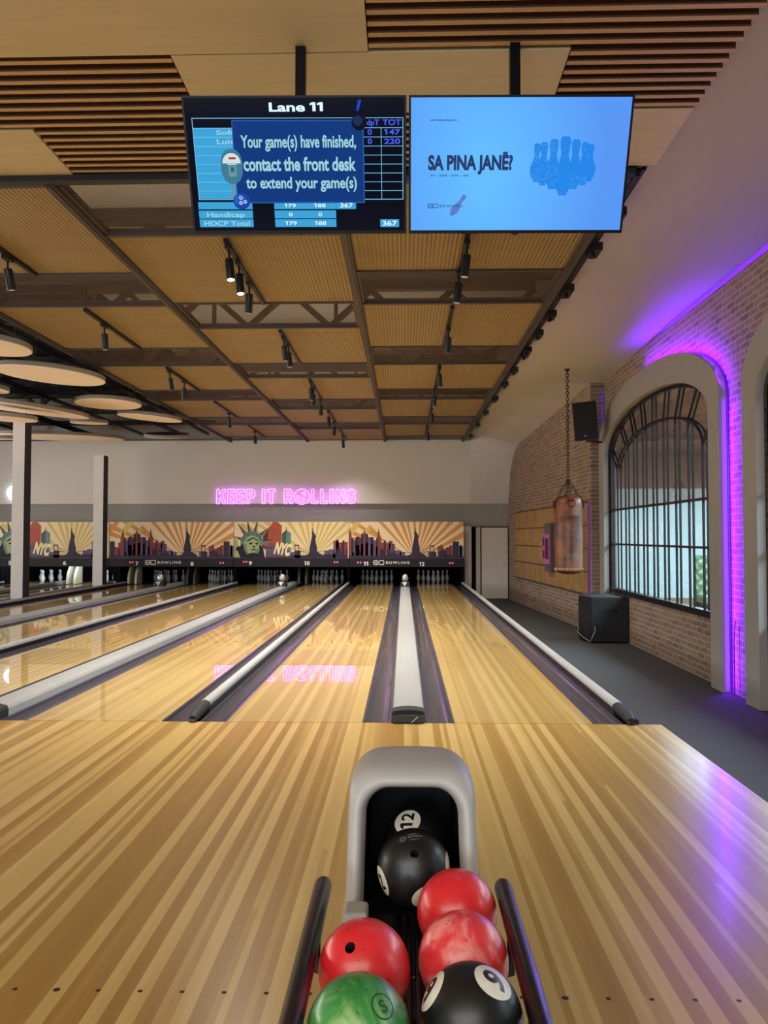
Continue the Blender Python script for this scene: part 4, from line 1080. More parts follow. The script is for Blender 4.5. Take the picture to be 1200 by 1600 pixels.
        P([(25, 402), (25, 185), (60, 240), (75, 330), (120, 402)], A_GREEN, 0.0052); P([(30, 402), (50, 300), (80, 290), (130, 402)], A_BLACK, 0.0054); P([(25, 402), (30, 340), (60, 330), (90, 402)], A_GREEN, 0.0056)
        P(disc_pts(cx - 10, cy - 5, 108, 36), A_TEAL, 0.0056)
        for k in range(15):
            a = math.radians(18 + k * 10.5); ca, sa = math.cos(a), math.sin(a)
            P([(cx - 10 + r_ * math.cos(a + da), cy - 5 - r_ * math.sin(a + da)) for r_, da in ((78, -0.035), (100, -0.03), (100, 0.03), (78, 0.035))], A_BLACK, 0.0058)
        P(disc_pts(cx - 8, cy + 5, 74, 30, 72), A_GREEN, 0.006)
        P([(75, 300), (110, 262), (125, 330), (165, 395), (120, 402), (75, 360)], A_BLACK, 0.0061); P([(268, 280), (300, 300), (320, 402), (240, 402), (250, 340)], A_BLACK, 0.0061)
        P([(140, 262), (170, 236), (212, 216), (262, 262), (268, 330), (240, 370), (200, 380), (165, 360), (148, 320)], A_GREEN, 0.0063)
        P([(120, 285), (140, 262), (150, 330), (168, 365), (150, 365), (128, 330)], A_TEAL, 0.0064); P([(225, 282), (232, 318), (262, 318), (268, 340), (240, 385), (205, 385), (228, 350)], A_TEAL, 0.0065)
        for q in ([(165, 262), (192, 254), (204, 264), (196, 274), (176, 274)], [(226, 262), (248, 256), (258, 268), (246, 278), (232, 274)], [(203, 290), (224, 286), (226, 302), (206, 306)], [(188, 322), (228, 316), (224, 328), (194, 332)], [(128, 250), (170, 224), (212, 206), (250, 232), (272, 262), (212, 218), (168, 240)], [(140, 370), (200, 352), (262, 360), (270, 402), (130, 402)]):
            P(q, A_BLACK, 0.0067)
        P([(25, 396), (565, 392), (565, 402), (25, 402)], A_BLACK, 0.0068)
        if X0 - 400 < 0: L.text('NYC', 402, 552, 352, 104, A_YEL, 0.0075, 0.06, 1.0, 0.17, 0.12)
    L.build('mural', t)
    # strip: dots, numbers, logo
    yb0 = 402
    def sub(nm, fn):
        Ls = Layers(mpw); fn(Ls); return Ls.build(nm, st)
    d = nums
    for (X, Yc) in d['dots']:
        sub('indicator_light', lambda Ls: Ls.poly(disc_pts(X, Yc, 9, 14), A_DOT, 0.014))
    for (txt, X, w, base) in d['num']:
        sub('lane_number', lambda Ls: Ls.text(txt, X, X + w, base, 36, A_LOGO, 0.0145, 0.03))
    if logo_on:
        def f(Ls):
            bo_logo(Ls, 257, 361, 422, 466, A_LOGO, 0.0145)
            Ls.text('BOWLING', 378, 598, 455, 24, A_LOGO, 0.0145, 0.02, 1.35)
        sub('logo', f)
A_NUM = lambda a, b: {'dots': [(116, 443), (140, 443), (974, 448), (1000, 448)], 'num': [(a, 168, 44 if len(a) > 1 else 28, 472), (b, 690, 48 if len(b) > 1 else 30, 474)]}
B_NUM = lambda a, b, dots=True: {'dots': [(122, 437), (146, 437), (976, 440), (1002, 440)] if dots else [], 'num': [(a, 168, 30, 467), (b, 692, 50 if len(b) > 1 else 32, 467)]}
panel(545.3, 724.3, 540, 'A', A_NUM('11', '12'), 'skyline mural panel with orange rays over lanes 11 and 12', True)
panel(364.3, 545, 360, 'B', B_NUM('9', '10'), 'mural panel with crowned statue face over lanes 9 and 10', False)
panel(166.5, 364, 181, 'A', A_NUM('7', '8'), 'skyline mural panel with orange rays over lanes 7 and 8', True)
panel(-14, 166, -22, 'B', B_NUM('5', '6', False), 'mural panel with NYC lettering over lanes 5 and 6 behind the columns', False)

# ------------------------------------------------------------------ pin decks, pins, side guards
mb = MB(); mb.box(-14, 1.80, Y(25.0), Y(25.05), -0.4, 1.8); struct(mb.build('wall_pit', M['pitblack']))
mb = MB(); mb.box(-14, 1.78, MY + 0.06, Y(25.0), 0.72, 0.76); struct(mb.build('ceiling_pit', M['pitblack']))
k = 0
div_lab = {1.76: 'black pit divider at the right end of lane 12', -1.645: 'black pit divider between lanes 10 and 11', -5.005: 'black pit divider between lanes 8 and 9', -8.56: 'black pit divider between lanes 6 and 7', -12.09: 'black pit divider left of lane 5'}
for x, lab in div_lab.items():
    w = 0.03 if x != -8.56 else 0.12
    mb = MB(); mb.box(x - w, x + w, Y(22.4), Y(24.99), -0.06, 0.715); mb.box(x - w + 0.01, x + w - 0.01, Y(22.15), Y(22.4), 0.11, 0.62)
    tag(mb.build('pit_divider', M['pitblack']), lab, 'pit divider', 'pit dividers')
PINPROF = [(0.025, 0), (0.0285, 0.019), (0.0495, 0.057), (0.0605, 0.114), (0.0585, 0.15), (0.0470, 0.184), (0.0310, 0.222), (0.0238, 0.255), (0.0237, 0.27), (0.0285, 0.30), (0.0322, 0.342), (0.029, 0.362), (0.019, 0.376), (0.004, 0.381)]
pin_root = None
def place_pin(x, d, lab, grp):
    global pin_root
    if pin_root is None:
        r = thing('bowling_pin', lab, 'bowling pin', (x, Y(d), 0), grp)
        m = MB(); m.lathe(PINPROF, (x, Y(d), 0), 20); m.build('pin_body', M['pin'], r, smooth=True)
        m = MB()
        for z0, z1 in ((0.243, 0.255), (0.268, 0.280)): m.lathe([(0.0262, z0), (0.0246, (z0 + z1) / 2), (0.0268, z1)], (x, Y(d), 0), 20)
        m.build('neck_stripe', M['pinred'], r, smooth=True, angle=40); pin_root = r
    else:
        r = dup(pin_root, (x, Y(d), 0)); r['label'] = lab; r['group'] = grp
PD = 23.25
pinlab = {5: 'brightly lit white bowling pin standing between the two grey columns', 6: 'brightly lit white bowling pin standing just right of the shorter grey column',
          7: 'dim white bowling pin in the pit beside the curved pale ball guard', 8: 'dim white bowling pin right of the leftmost wedge housing',
          9: 'dim white bowling pin under the mural with the crowned face', 10: 'dim white bowling pin under the statue silhouette beside the NYC lettering',
          11: 'dim white bowling pin left of the wedge housing straight ahead', 12: 'dim white bowling pin in the rightmost pit nearest the white door'}
for n, (x0, x1) in LANES.items():
    c = (x0 + x1) / 2
    for row in range(4):
        for j in range(row + 1):
            place_pin(c + (j - row / 2) * 0.3048, PD + row * 0.264, pinlab[n], 'pins on lane %d' % n)
# curved side guards beside the ball lifts
guards = [(-8.295, 'guard', 'curved pale ball guard beside lane 7, right of the columns'), (-10.15, 'guard', 'curved pale ball guard right of the lit pins of lane 5'), (-6.53, 'guarddark', 'curved ball guard between lanes 7 and 8'), (-3.17, 'guarddark', 'curved ball guard between lanes 9 and 10')]
for x, mt, lab in guards:
    t = thing('ball_guard', lab, 'ball guard', (x, Y(22.6), 0), 'curved ball guards')
    arc = [(Y(22.62) - 0.34 * math.sin(PI / 2 * k / 10), 0.60 - 0.56 * (1 - math.cos(PI / 2 * k / 10)) ** 0.8) for k in range(0, 11)]
    pts = [(arc[-1][0], 0.015), (Y(22.78), 0.015), (Y(22.78), 0.60)] + arc
    for xo in (0.0, 0.22):
        m = MB(); m.prism(pts, 'x', x + xo, x + xo + 0.07); m.build('side_plate', M[mt], t, bevel=0.006)
    m = MB(); m.box(x, x + 0.29, Y(22.68), Y(22.76), 0.56, 0.60); m.build('top_bridge', M[mt], t)
# camera housings standing on the wide caps
for c, lab in ((0.034, 'black wedge housing with silver drop on the cap between lanes 11 and 12'), (-3.325, 'black wedge housing with silver drop on the cap between lanes 9 and 10'), (-6.685, 'black wedge housing with silver drop on the cap between lanes 7 and 8')):
    t = thing('sensor_housing', lab, 'sensor housing', (c, Y(20.3), 0.09), 'wedge housings on the caps'); y = Y(20.3)
    m = MB(); vs = [(c - 0.13, y, 0.0905), (c + 0.13, y, 0.0905), (c + 0.13, y + 0.3, 0.0905), (c - 0.13, y + 0.3, 0.0905), (c - 0.115, y + 0.02, 0.20), (c + 0.115, y + 0.02, 0.20), (c + 0.105, y + 0.28, 0.22), (c - 0.105, y + 0.28, 0.22)]
    m.add(vs, [(0, 1, 2, 3), (4, 7, 6, 5), (0, 4, 5, 1), (1, 5, 6, 2), (2, 6, 7, 3), (3, 7, 4, 0)]); m.build('base', M['black'], t, bevel=0.006)
    m = MB(); m.lathe([(0.03, 0.18), (0.075, 0.25), (0.09, 0.31), (0.075, 0.37), (0.045, 0.405), (0.012, 0.42)], (c, y + 0.14, 0), 20); m.build('dome', M['silver'], t, smooth=True)
    m = MB(); m.poly([(c - 0.085, y - 0.002, 0.205), (c + 0.055, y - 0.002, 0.215), (c - 0.01, y - 0.004, 0.095)]); m.build('silver_drop', M['silver'], t, fix=False)

# ------------------------------------------------------------------ neon signs
BOWL = [(.32, .54), (.58, .54), (.68, .62), (.68, .76), (.58, .84), (.32, .84)]
GLY = {'I': [[(0, 0), (1, 0), (1, 1), (0, 1)]], 'L': [[(0, 0), (1, 0), (1, .17), (.36, .17), (.36, 1), (0, 1)]],
       'E': [[(0, 0), (1, 0), (1, .17), (.36, .17), (.36, .42), (.86, .42), (.86, .58), (.36, .58), (.36, .83), (1, .83), (1, 1), (0, 1)]],
       'T': [[(.33, 0), (.67, 0), (.67, .83), (1, .83), (1, 1), (0, 1), (0, .83), (.33, .83)]],
       'K': [[(0, 0), (.3, 0), (.3, .32), (.42, .46), (.68, 0), (1, 0), (.62, .58), (1, 1), (.66, 1), (.3, .6), (.3, 1), (0, 1)]],
       'P': [[(0, 0), (.32, 0), (.32, .38), (.65, .38), (.9, .46), (1, .6), (1, .8), (.9, .93), (.65, 1), (0, 1)], BOWL],
       'R': [[(0, 0), (.32, 0), (.32, .38), (.45, .38), (.68, 0), (1, 0), (.76, .43), (.93, .52), (1, .64), (1, .8), (.9, .93), (.65, 1), (0, 1)], BOWL],
       'N': [[(0, 0), (.28, 0), (.28, .58), (.70, 0), (1, 0), (1, 1), (.72, 1), (.72, .42), (.30, 1), (0, 1)]],
       'G': [[(1, .5), (.55, .5), (.55, .36), (.7, .36), (.7, .22), (.58, .15), (.42, .15), (.32, .24), (.32, .76), (.42, .85), (.58, .85), (.68, .76), (.68, .66), (1, .66), (1, .82), (.85, .95), (.65, 1), (.35, 1), (.15, .95), (0, .82), (0, .18), (.15, .05), (.35, 0), (.65, 0), (.85, .05), (1, .18)]]}
def neon_letter(ch, xa, xb, za, zb, y, mat, parent, r=0.009):
    m = MB()
    for l in GLY[ch]:
        q = [(xa + p[0] * (xb - xa), y, za + p[1] * (zb - za)) for p in l]; path = []
        for a, b in zip(q, q[1:] + q[:1]):                        # keep the corners crisp
            L_ = math.dist(a, b); e = min(0.012, L_ * 0.2) / L_
            for f_ in (e, 1 - e): path.append(tuple(a[i] + (b[i] - a[i]) * f_ for i in range(3)))
        m.tube(path, r, 6, closed=True)
    return m.build('neon_letter', mat, parent, smooth=True)
NYY = BW - 0.09; ND_ = NYY + D0
def nx(px): return (px - 631) / 1170 * ND_
def nz(py): return CAMZ + (838 - py) / 1170 * ND_
t = thing('neon_sign', 'pink neon sign reading KEEP IT ROLLING on the white end wall', 'neon sign', (nx(446), NYY, nz(776)))
zA, zB = nz(787.0), nz(764.0)
for ch, a, b in (('K', 78, 150), ('E', 162, 220), ('E', 232, 292), ('P', 306, 370), ('I', 424, 446), ('T', 464, 526), ('R', 592, 655), ('L', 797, 848), ('L', 866, 920), ('I', 936, 960), ('N', 982, 1046), ('G', 1062, 1128)):
    neon_letter(ch, nx(320 + a / 4.8), nx(320 + b / 4.8), zA, zB, NYY, M['neonpink'], t)
cx, cz, R0 = nx(320 + 725 / 4.8), nz(750 + 124 / 4.8), 0.232
m = MB(); m.tube([(cx + R0 * math.cos(a), NYY, cz + R0 * math.sin(a)) for a in [2 * PI * k / 36 for k in range(36)]], 0.010, 6, closed=True)
for ox, oz in ((0.02, 0.10), (0.075, 0.125), (0.095, 0.06)): m.tube([(cx + ox + 0.02 * math.cos(a), NYY, cz + oz + 0.02 * math.sin(a)) for a in [2 * PI * k / 12 for k in range(12)]], 0.009, 6, closed=True)
m.tube([(cx + ox, NYY, cz + oz) for ox, oz in ((-0.16, 0.05), (-0.10, 0.02), (-0.12, -0.04), (-0.05, -0.02), (0.0, -0.07), (0.06, -0.05), (0.10, -0.08), (0.05, -0.14), (-0.03, -0.17), (-0.10, -0.12), (-0.17, -0.05))], 0.010, 6, closed=True)
m.build('neon_ball', M['neonpink'], t, smooth=True)
for a in (84, 440, 600, 830, 1090):
    m = MB(); m.box(nx(320 + a / 4.8) - 0.01, nx(320 + a / 4.8) + 0.01, NYY + 0.012, BW, nz(775) - 0.01, nz(775) + 0.01); m.build('standoff', M['silver'], t)
t = thing('neon_sign', 'white neon letter G ring at the left edge beside the tall column', 'neon sign', (nx(17), NYY, nz(769)))
gx, gz = nx(12.5), nz(769)
for r_ in (0.20, 0.15):
    m = MB(); m.tube([(gx + r_ * math.cos(a), NYY, gz + r_ * math.sin(a)) for a in [0.7 + (2 * PI - 0.75) * k / 30 for k in range(31)]] + [(gx + 0.02, NYY, gz - 0.02 * (r_ > 0.17))], 0.013, 6); m.build('neon_tube', M['neonwhite'], t, smooth=True)
m = MB(); m.box(gx - 0.01, gx + 0.01, NYY + 0.012, BW, gz + 0.17, gz + 0.19); m.build('standoff', M['silver'], t)

YOFF[0] = 0.03
# ------------------------------------------------------------------ ball return with its rack
CX = 0.024
br = thing('ball_return', 'ball return with grey hood and black tube rack holding the balls', 'ball return', (CX, Y(1.6), 0))
def uprof(w, zt, r, z0, n=8, bow=0.0):
    pts = [(-w, z0)]
    for k in range(n + 1):
        a = PI - PI / 2 * k / n; pts.append((-w + r + r * math.cos(a), zt - r + r * math.sin(a)))
    for k in range(1, 4): pts.append((-w + r + (2 * w - 2 * r) * k / 4, zt + bow * math.sin(PI * k / 4)))
    for k in range(n + 1):
        a = PI / 2 - PI / 2 * k / n; pts.append((w - r + r * math.cos(a), zt - r + r * math.sin(a)))
    pts.append((w, z0)); return pts
def lean(z): return -(0.70 - z) * 0.34
def section(w, zt, r, d, z0=0.0, lk=1.0, bow=0.0):
    return [(CX + x * (1 + 0.06 * (0.7 - z)), Y(d + lk * lean(z)), z) for x, z in uprof(w, zt, r, z0, bow=bow)]
secs = [section(0.141, 0.668, 0.072, 2.335), section(0.150, 0.679, 0.080, 2.300), section(0.166, 0.697, 0.088, 2.287), section(0.182, 0.715, 0.092, 2.295), section(0.192, 0.728, 0.09, 2.318),
        section(0.197, 0.734, 0.09, 2.355, bow=0.003), section(0.198, 0.738, 0.092, 2.45, lk=0.8, bow=0.005), section(0.194, 0.732, 0.096, 2.54, lk=0.5, bow=0.005), section(0.182, 0.705, 0.10, 2.64, lk=0.25), section(0.160, 0.62, 0.10, 2.76, lk=0.1), section(0.13, 0.45, 0.09, 2.86, lk=0)]
m = MB(); n = len(secs[0])
for s_ in secs: m.v += s_
for i in range(len(secs) - 1):
    for k in range(n - 1): m.f.append((i * n + k, i * n + k + 1, (i + 1) * n + k + 1, (i + 1) * n + k)); m.m.append(0)
m.f.append(tuple((len(secs) - 1) * n + k for k in range(n))); m.m.append(0)
hood = m.build('hood', M['hood'], br, smooth=True)
ss = hood.modifiers.new('smooth', 'SUBSURF'); ss.levels = 1; ss.render_levels = 2
m = MB(); ins = [section(0.141, 0.668, 0.072, 2.335), section(0.139, 0.66, 0.07, 2.42), section(0.138, 0.64, 0.07, 2.68, lk=0.2)]
for s_ in ins: m.v += s_
for i in range(2):
    for k in range(n - 1): m.f.append((i * n + k, i * n + k + 1, (i + 1) * n + k + 1, (i + 1) * n + k)); m.m.append(0)
m.f.append(tuple(2 * n + k for k in range(n))); m.m.append(0)
m.build('hood_lining', M['hoodin'], br, smooth=True, angle=50, fix=False)
m = MB(); m.box(CX - 0.13, CX + 0.13, Y(2.2), Y(2.6), 0.0, 0.34); m.build('throat', M['hoodin'], br)
for sx in (CX - 0.195, CX + 0.125):
    m = MB(); m.box(sx, sx + 0.07, Y(2.08), Y(2.16), 0.0, 0.40); m.build('hood_foot', M['hood'], br, bevel=0.012)
RD0, RD1 = 2.12, 0.62
for x in (CX - 0.252, CX + 0.252):
    m = MB(); m.tube([(x, Y(RD0) , 0.467), (x, Y(RD0) - 0.006, 0.467), (x, Y(RD0) - 0.02, 0.467), (x, Y(RD1), 0.467)], [0.014, 0.021, 0.0245, 0.0245], 20); m.build('guard_rail', M['tube'], br, smooth=True, angle=50)
for x in (CX - 0.193, CX - 0.043, CX - 0.012, CX + 0.012, CX + 0.043, CX + 0.193):
    r_ = 0.0135 if abs(x - CX) > 0.02 else 0.009
    m = MB(); m.tube([(x, Y(2.2 if abs(x - CX) < 0.05 else RD0 + 0.02), 0.333), (x, Y(RD1), 0.333)], r_, 12); m.build('ball_rail', M['tube'], br, smooth=True, angle=50)
for d in (1.95, 1.62, 1.28, 0.95, 0.66):
    m = MB(); m.tube([(CX - 0.252, Y(d), 0.455), (CX - 0.252, Y(d), 0.32), (CX - 0.19, Y(d), 0.305), (CX + 0.19, Y(d), 0.305), (CX + 0.252, Y(d), 0.32), (CX + 0.252, Y(d), 0.455)], 0.011, 10); m.build('cross_bar', M['tube'], br, smooth=True, angle=50)
m = MB(); m.box(CX - 0.13, CX + 0.13, Y(1.9), Y(0.75), 0.0, 0.03); m.box(CX - 0.06, CX + 0.06, Y(1.8), Y(0.85), 0.03, 0.30); m.build('pedestal', M['black'], br, bevel=0.01)

# ------------------------------------------------------------------ bowling balls
BR = 0.108
CAMP = Vector((0, -D0, CAMZ))
def bdir(c, ox, oy):
    v = (CAMP - c).normalized(); rt = Vector((1, 0, 0)); rt = (rt - v * rt.dot(v)).normalized(); up = v.cross(rt)
    if up.z < 0: up = -up
    return (rt * ox + up * oy + v * math.sqrt(max(0.0, 1 - ox * ox - oy * oy))).normalized(), rt, up
def frame_of(nrm, upv):
    e2 = (upv - nrm * upv.dot(nrm)).normalized(); e1 = e2.cross(nrm); return e1, e2
def onball(c, nrm, e1, e2, u, v, k): return c + (nrm * BR + e1 * u + e2 * v).normalized() * (BR * k)
def patch(m, c, nrm, e1, e2, rad, mi, k=1.0025, r0=0.0, cu=0.0, cv=0.0, asp=1.0):
    n = 32; rings = [r0 + (rad - r0) * i / 5 for i in range(6)]; s0 = len(m.v)
    for r_ in rings:
        for q in range(n): m.v.append(tuple(onball(c, nrm, e1, e2, cu + r_ * math.cos(2 * PI * q / n), cv + asp * r_ * math.sin(2 * PI * q / n), k)))
    for i in range(5):
        for q in range(n): m.f.append((s0 + i * n + q, s0 + i * n + (q + 1) % n, s0 + (i + 1) * n + (q + 1) % n, s0 + (i + 1) * n + q)); m.m.append(mi)
def split(tri, mx, out):
    a, b, c = tri
    L_ = [math.dist(a, b), math.dist(b, c), math.dist(c, a)]; k_ = max(range(3), key=lambda i: L_[i])
    if L_[k_] <= mx: out.append(tri); return
    p, q, r_ = (a, b, c) if k_ == 0 else (b, c, a) if k_ == 1 else (c, a, b)
    mid = ((p[0] + q[0]) / 2, (p[1] + q[1]) / 2)
    split((p, mid, r_), mx, out); split((mid, q, r_), mx, out)
def ball_text(m, c, nrm, e1, e2, txt, w, h, mi, k=1.005, cu=0.0, cv=0.0, bold=0.03):
    vs, fs = text_fit(txt, w, h, bold)
    for f in fs:
        g = [(vs[i][0] - w / 2 + cu, vs[i][1] - h / 2 + cv) for i in f]
        for i in range(1, len(g) - 1):
            out = []; split((g[0], g[i], g[i + 1]), 0.012, out)
            for tr in out: m.poly([tuple(onball(c, nrm, e1, e2, u, v, k)) for u, v in tr], mi)
def ball(lab, x, d, z, mat, hole=None):
    c = Vector((x, Y(d), z))
    t = thing('bowling_ball', lab, 'bowling ball', tuple(c - Vector((0, 0, BR))), 'bowling balls on the rack')
    ax = bdir(c, *hole)[0] if hole else Vector((0, 0, 1))
    Rm = ax.to_track_quat('Z', 'Y').to_matrix()
    a0 = math.asin(0.0125 / BR) if hole else 0.012
    prof = []; mis = []
    if hole: prof += [(0.0118, BR * math.cos(a0) - 0.05), (0.0118, BR * math.cos(a0) - 0.001)]; mis += [1, 1]
    N = 40
    for i in range(N + 1):
        a = a0 + (PI - a0 - 0.012) * i / N; prof.append((BR * math.sin(a), BR * math.cos(a))); mis.append(0)
    m = MB(); m.lathe(prof, c, 64, mat=Rm, mis=mis[:len(prof) - 1]); m.build('ball_body', [mat, M['hole']], t, smooth=True, angle=50)
    return t, c
def decal(t, c, o, upo, txt=None, w=0.05, h=0.045, rad=0.046):
    nrm, rt, up = bdir(c, *o); e1, e2 = frame_of(nrm, rt * upo[0] + up * upo[1])
    m = MB(); patch(m, c, nrm, e1, e2, rad, 0)
    if txt: ball_text(m, c, nrm, e1, e2, txt, w, h, 1)
    m.build('number_decal', [M['decalwhite'], M['decalblack']], t, smooth=True, fix=False)
t, c = ball('black bowling ball with white number 12 circle, deepest inside the hood', 0.040, 2.475, 0.444, M['ballblack'])
decal(t, c, (-0.28, 0.56), (-0.98, 0.16), '12', 0.058, 0.043, 0.048)
t, c = ball('black bowling ball with finger hole and small printed name, at the hood mouth', 0.028, 2.225, 0.466, M['ballblack'], (0.02, 0.33))
decal(t, c, (-0.90, -0.36), (-0.3, 1), '12'); decal(t, c, (0.34, -0.74), (0.2, 1), '0', 0.03, 0.05); decal(t, c, (0.99, 0.02), (0, 1), '6', 0.03, 0.05)
nrm, rt, up = bdir(c, 0.0, 0.76); e1, e2 = frame_of(nrm, up * 1.0 - rt * 0.15)
m = MB(); ball_text(m, c, nrm, e1, e2, 'HAPPY', 0.030, 0.0055, 0, cu=0.0, cv=0.010, bold=0.02); ball_text(m, c, nrm, e1, e2, 'BOWLING', 0.044, 0.0065, 0, cu=0.006, cv=0.0, bold=0.02); ball_text(m, c, nrm, e1, e2, 'URGATE', 0.028, 0.0045, 0, cu=0.0, cv=-0.012, bold=0.0)
patch(m, c, nrm, e1, e2, 0.011, 0, 1.003, 0.0092, -0.034, 0.0); patch(m, c, nrm, e1, e2, 0.006, 0, 1.003, 0.0045, -0.034, 0.0)
m.build('printed_name', M['decalgrey'], t, fix=False)
t, c = ball('plain red bowling ball highest in the right row, touching the hood', 0.143, 2.035, 0.4305, M['ballred'])
t, c = ball('swirled pink-red bowling ball in the middle of the right row', 0.142, 1.805, 0.4305, M['ballpink'])
t, c = ball('black bowling ball with white number 9 circle, front of the right row', 0.142, 1.582, 0.4305, M['ballblack'])
decal(t, c, (0.47, 0.66), (-0.62, 0.78), '9', 0.034, 0.056); decal(t, c, (-0.80, 0.50), (0.3, 1), '9', 0.034, 0.056); decal(t, c, (-0.38, -0.62), (0.1, 1), '9', 0.034, 0.056)
t, c = ball('red bowling ball with one finger hole in the left row', -0.094, 1.76, 0.4305, M['ballred'], (-0.31, 0.39))
t, c = ball('green marbled bowling ball at the front of the left row', -0.094, 1.535, 0.4305, M['ballgreen'])
nrm, rt, up = bdir(c, 0.44, 0.42); e1, e2 = frame_of(nrm, up * 1.0 - rt * 0.5)
m = MB(); patch(m, c, nrm, e1, e2, 0.026, 0, 1.003, 0.0225); ball_text(m, c, nrm, e1, e2, 'S', 0.016, 0.024, 0, bold=0.03)
m.build('emblem', M['decalink'], t, fix=False)

YOFF[0] = 0.08
# ------------------------------------------------------------------ punching bag on its chain
bx, bd = 2.965, 13.5
t = thing('punching_bag', 'worn brown leather punching bag hanging on a chain before the brick wall', 'punching bag', (bx, Y(bd), 0.77))
m = MB(); y = Y(bd)
m.lathe([(0.03, 0.765), (0.12, 0.772), (0.20, 0.80), (0.238, 0.835), (0.240, 0.85), (0.246, 1.0), (0.246, 1.12), (0.243, 1.14), (0.246, 1.16), (0.250, 1.40), (0.246, 1.60), (0.246, 1.805), (0.249, 1.81), (0.242, 1.83), (0.244, 2.00), (0.225, 2.10), (0.185, 2.165), (0.12, 2.18), (0.02, 2.175)], (bx, y, 0), 40)
m.build('bag_body', M['leather'], t, smooth=True)
m = MB()
for k in range(40):
    a = 2 * PI * k / 40; m.tube([(bx + 0.243 * math.cos(a), y + 0.243 * math.sin(a), 0.84), (bx + 0.248 * math.cos(a), y + 0.248 * math.sin(a), 0.862), (bx + 0.243 * math.cos(a), y + 0.243 * math.sin(a), 0.884)], 0.006, 5)
m.build('stitching', flat('thread', (200, 176, 140), 0.7), t)
for k in range(4):
    a = -PI / 2 + k * PI / 2
    pr = lambda r_, z: (bx + r_ * math.cos(a), y + r_ * math.sin(a), z)
    m = MB(); m.bar(pr(0.252, 1.93), pr(0.256, 2.06), 0.07, 0.012, up=(math.cos(a), math.sin(a), 0)); m.bar(pr(0.256, 2.06), pr(0.17, 2.21), 0.07, 0.012, up=(math.cos(a), math.sin(a), 0)); s_ = m.build('hanging_strap', M['leather'], t)
    m = MB(); m.tube([(bx + 0.262 * math.cos(a) + 0.07 * math.cos(q) * -math.sin(a), y + 0.262 * math.sin(a) + 0.07 * math.cos(q) * math.cos(a), 2.03 + 0.06 * math.sin(q)) for q in [2 * PI * i / 16 for i in range(16)]], 0.007, 6, closed=True); m.build('strap_ring', M['chain'], s_)
def chain(m, p0, p1, link=0.075, r=0.0075):
    a, b = Vector(p0), Vector(p1); L_ = (b - a).length; n_ = max(2, round(L_ / (link * 0.74))); tdir = (b - a).normalized()
    s1 = tdir.cross(Vector((0.3, 1, 0.1))).normalized(); s2 = tdir.cross(s1)
    for i in range(n_):
        c_ = a + tdir * (L_ * (i + 0.5) / n_); s_ = s1 if i % 2 == 0 else s2
        m.tube([c_ + tdir * (link / 2 * math.sin(q)) + s_ * (0.026 * math.cos(q)) for q in [2 * PI * j / 12 for j in range(12)]], r, 5, closed=True)
m = MB(); chain(m, (bx, y, 2.47), (bx, y, 4.45)); 
m.build('chain', M['chain'], t)
m = MB()
for k in range(4):
    a = -PI / 2 + k * PI / 2; chain(m, (bx + 0.17 * math.cos(a), y + 0.17 * math.sin(a), 2.2), (bx, y, 2.46), 0.06, 0.006)
m.build('bridle_chain', M['chain'], t)
m = MB(); m.lathe([(0.05, 4.47), (0.05, 4.455), (0.015, 4.44), (0.012, 4.40)], (bx, y, 0), 14); m.build('ceiling_hook', M['chain'], t)

# wood panelling on the far brick wall
t = thing('wall_panelling', 'tan wood panelling with dark rails on the brick wall behind the punching bag', 'wall panelling', (xw(18) - 0.05, Y(18), 1.2))
da, db = 14.8, 21.4; zs_ = [0.30, 0.75, 1.20, 1.66, 2.12]
def wq(m, d0, d1, z0, z1, off, th):
    vs = [(xw(d) - o, Y(d), z) for o in (off, off + th) for z in (z0, z1) for d in (d0, d1)]
    m.add(vs, [(0, 2, 3, 1), (4, 5, 7, 6), (0, 1, 5, 4), (2, 6, 7, 3), (0, 4, 6, 2), (1, 3, 7, 5)])
for z0, z1 in zip(zs_[:-1], zs_[1:]):
    m = MB(); wq(m, da, db, z0, z1, 0.0, 0.03); m.build('panel_row', M['wallpanel'], t)
for z in zs_:
    m = MB(); wq(m, da, db, z - 0.012, z + 0.012, 0.03, 0.012); m.build('rail', M['walltrim'], t)
m = MB(); wq(m, da - 0.06, da, 0.30, 2.12, 0.0, 0.035); m.build('pink_wash_edge', M['pinkwash'], t)
# box with pink squares
t = thing('wall_box', 'narrow dark box with pink squares half hidden behind the punching bag', 'wall box', (xw(17.6) - 0.1, Y(17.6), 1.2))
m = MB(); wq(m, 17.2, 17.75, 0.62, 1.75, 0.0435, 0.0865); m.build('housing', flat('box_grey', (84, 74, 80), 0.6), t)
pk = flat('pink_board', (176, 96, 160), 0.6); dk = flat('plum_square', (70, 10, 66), 0.6)
m = MB(); wq(m, 17.78, 18.15, 0.85, 1.52, 0.0435, 0.0365); f1 = m.build('pink_board', pk, t)
m = MB(); wq(m, 17.25, 17.68, 0.80, 1.50, 0.13, 0.02); f2 = m.build('pink_board', pk, t)
for z0, z1 in ((0.92, 1.12), (1.22, 1.42)):
    m = MB(); wq(m, 17.83, 18.1, z0, z1, 0.081, 0.004); m.build('dark_square', dk, f1)
m = MB(); wq(m, 17.33, 17.6, 0.92, 1.40, 0.151, 0.004); m.build('dark_square', dk, f2)

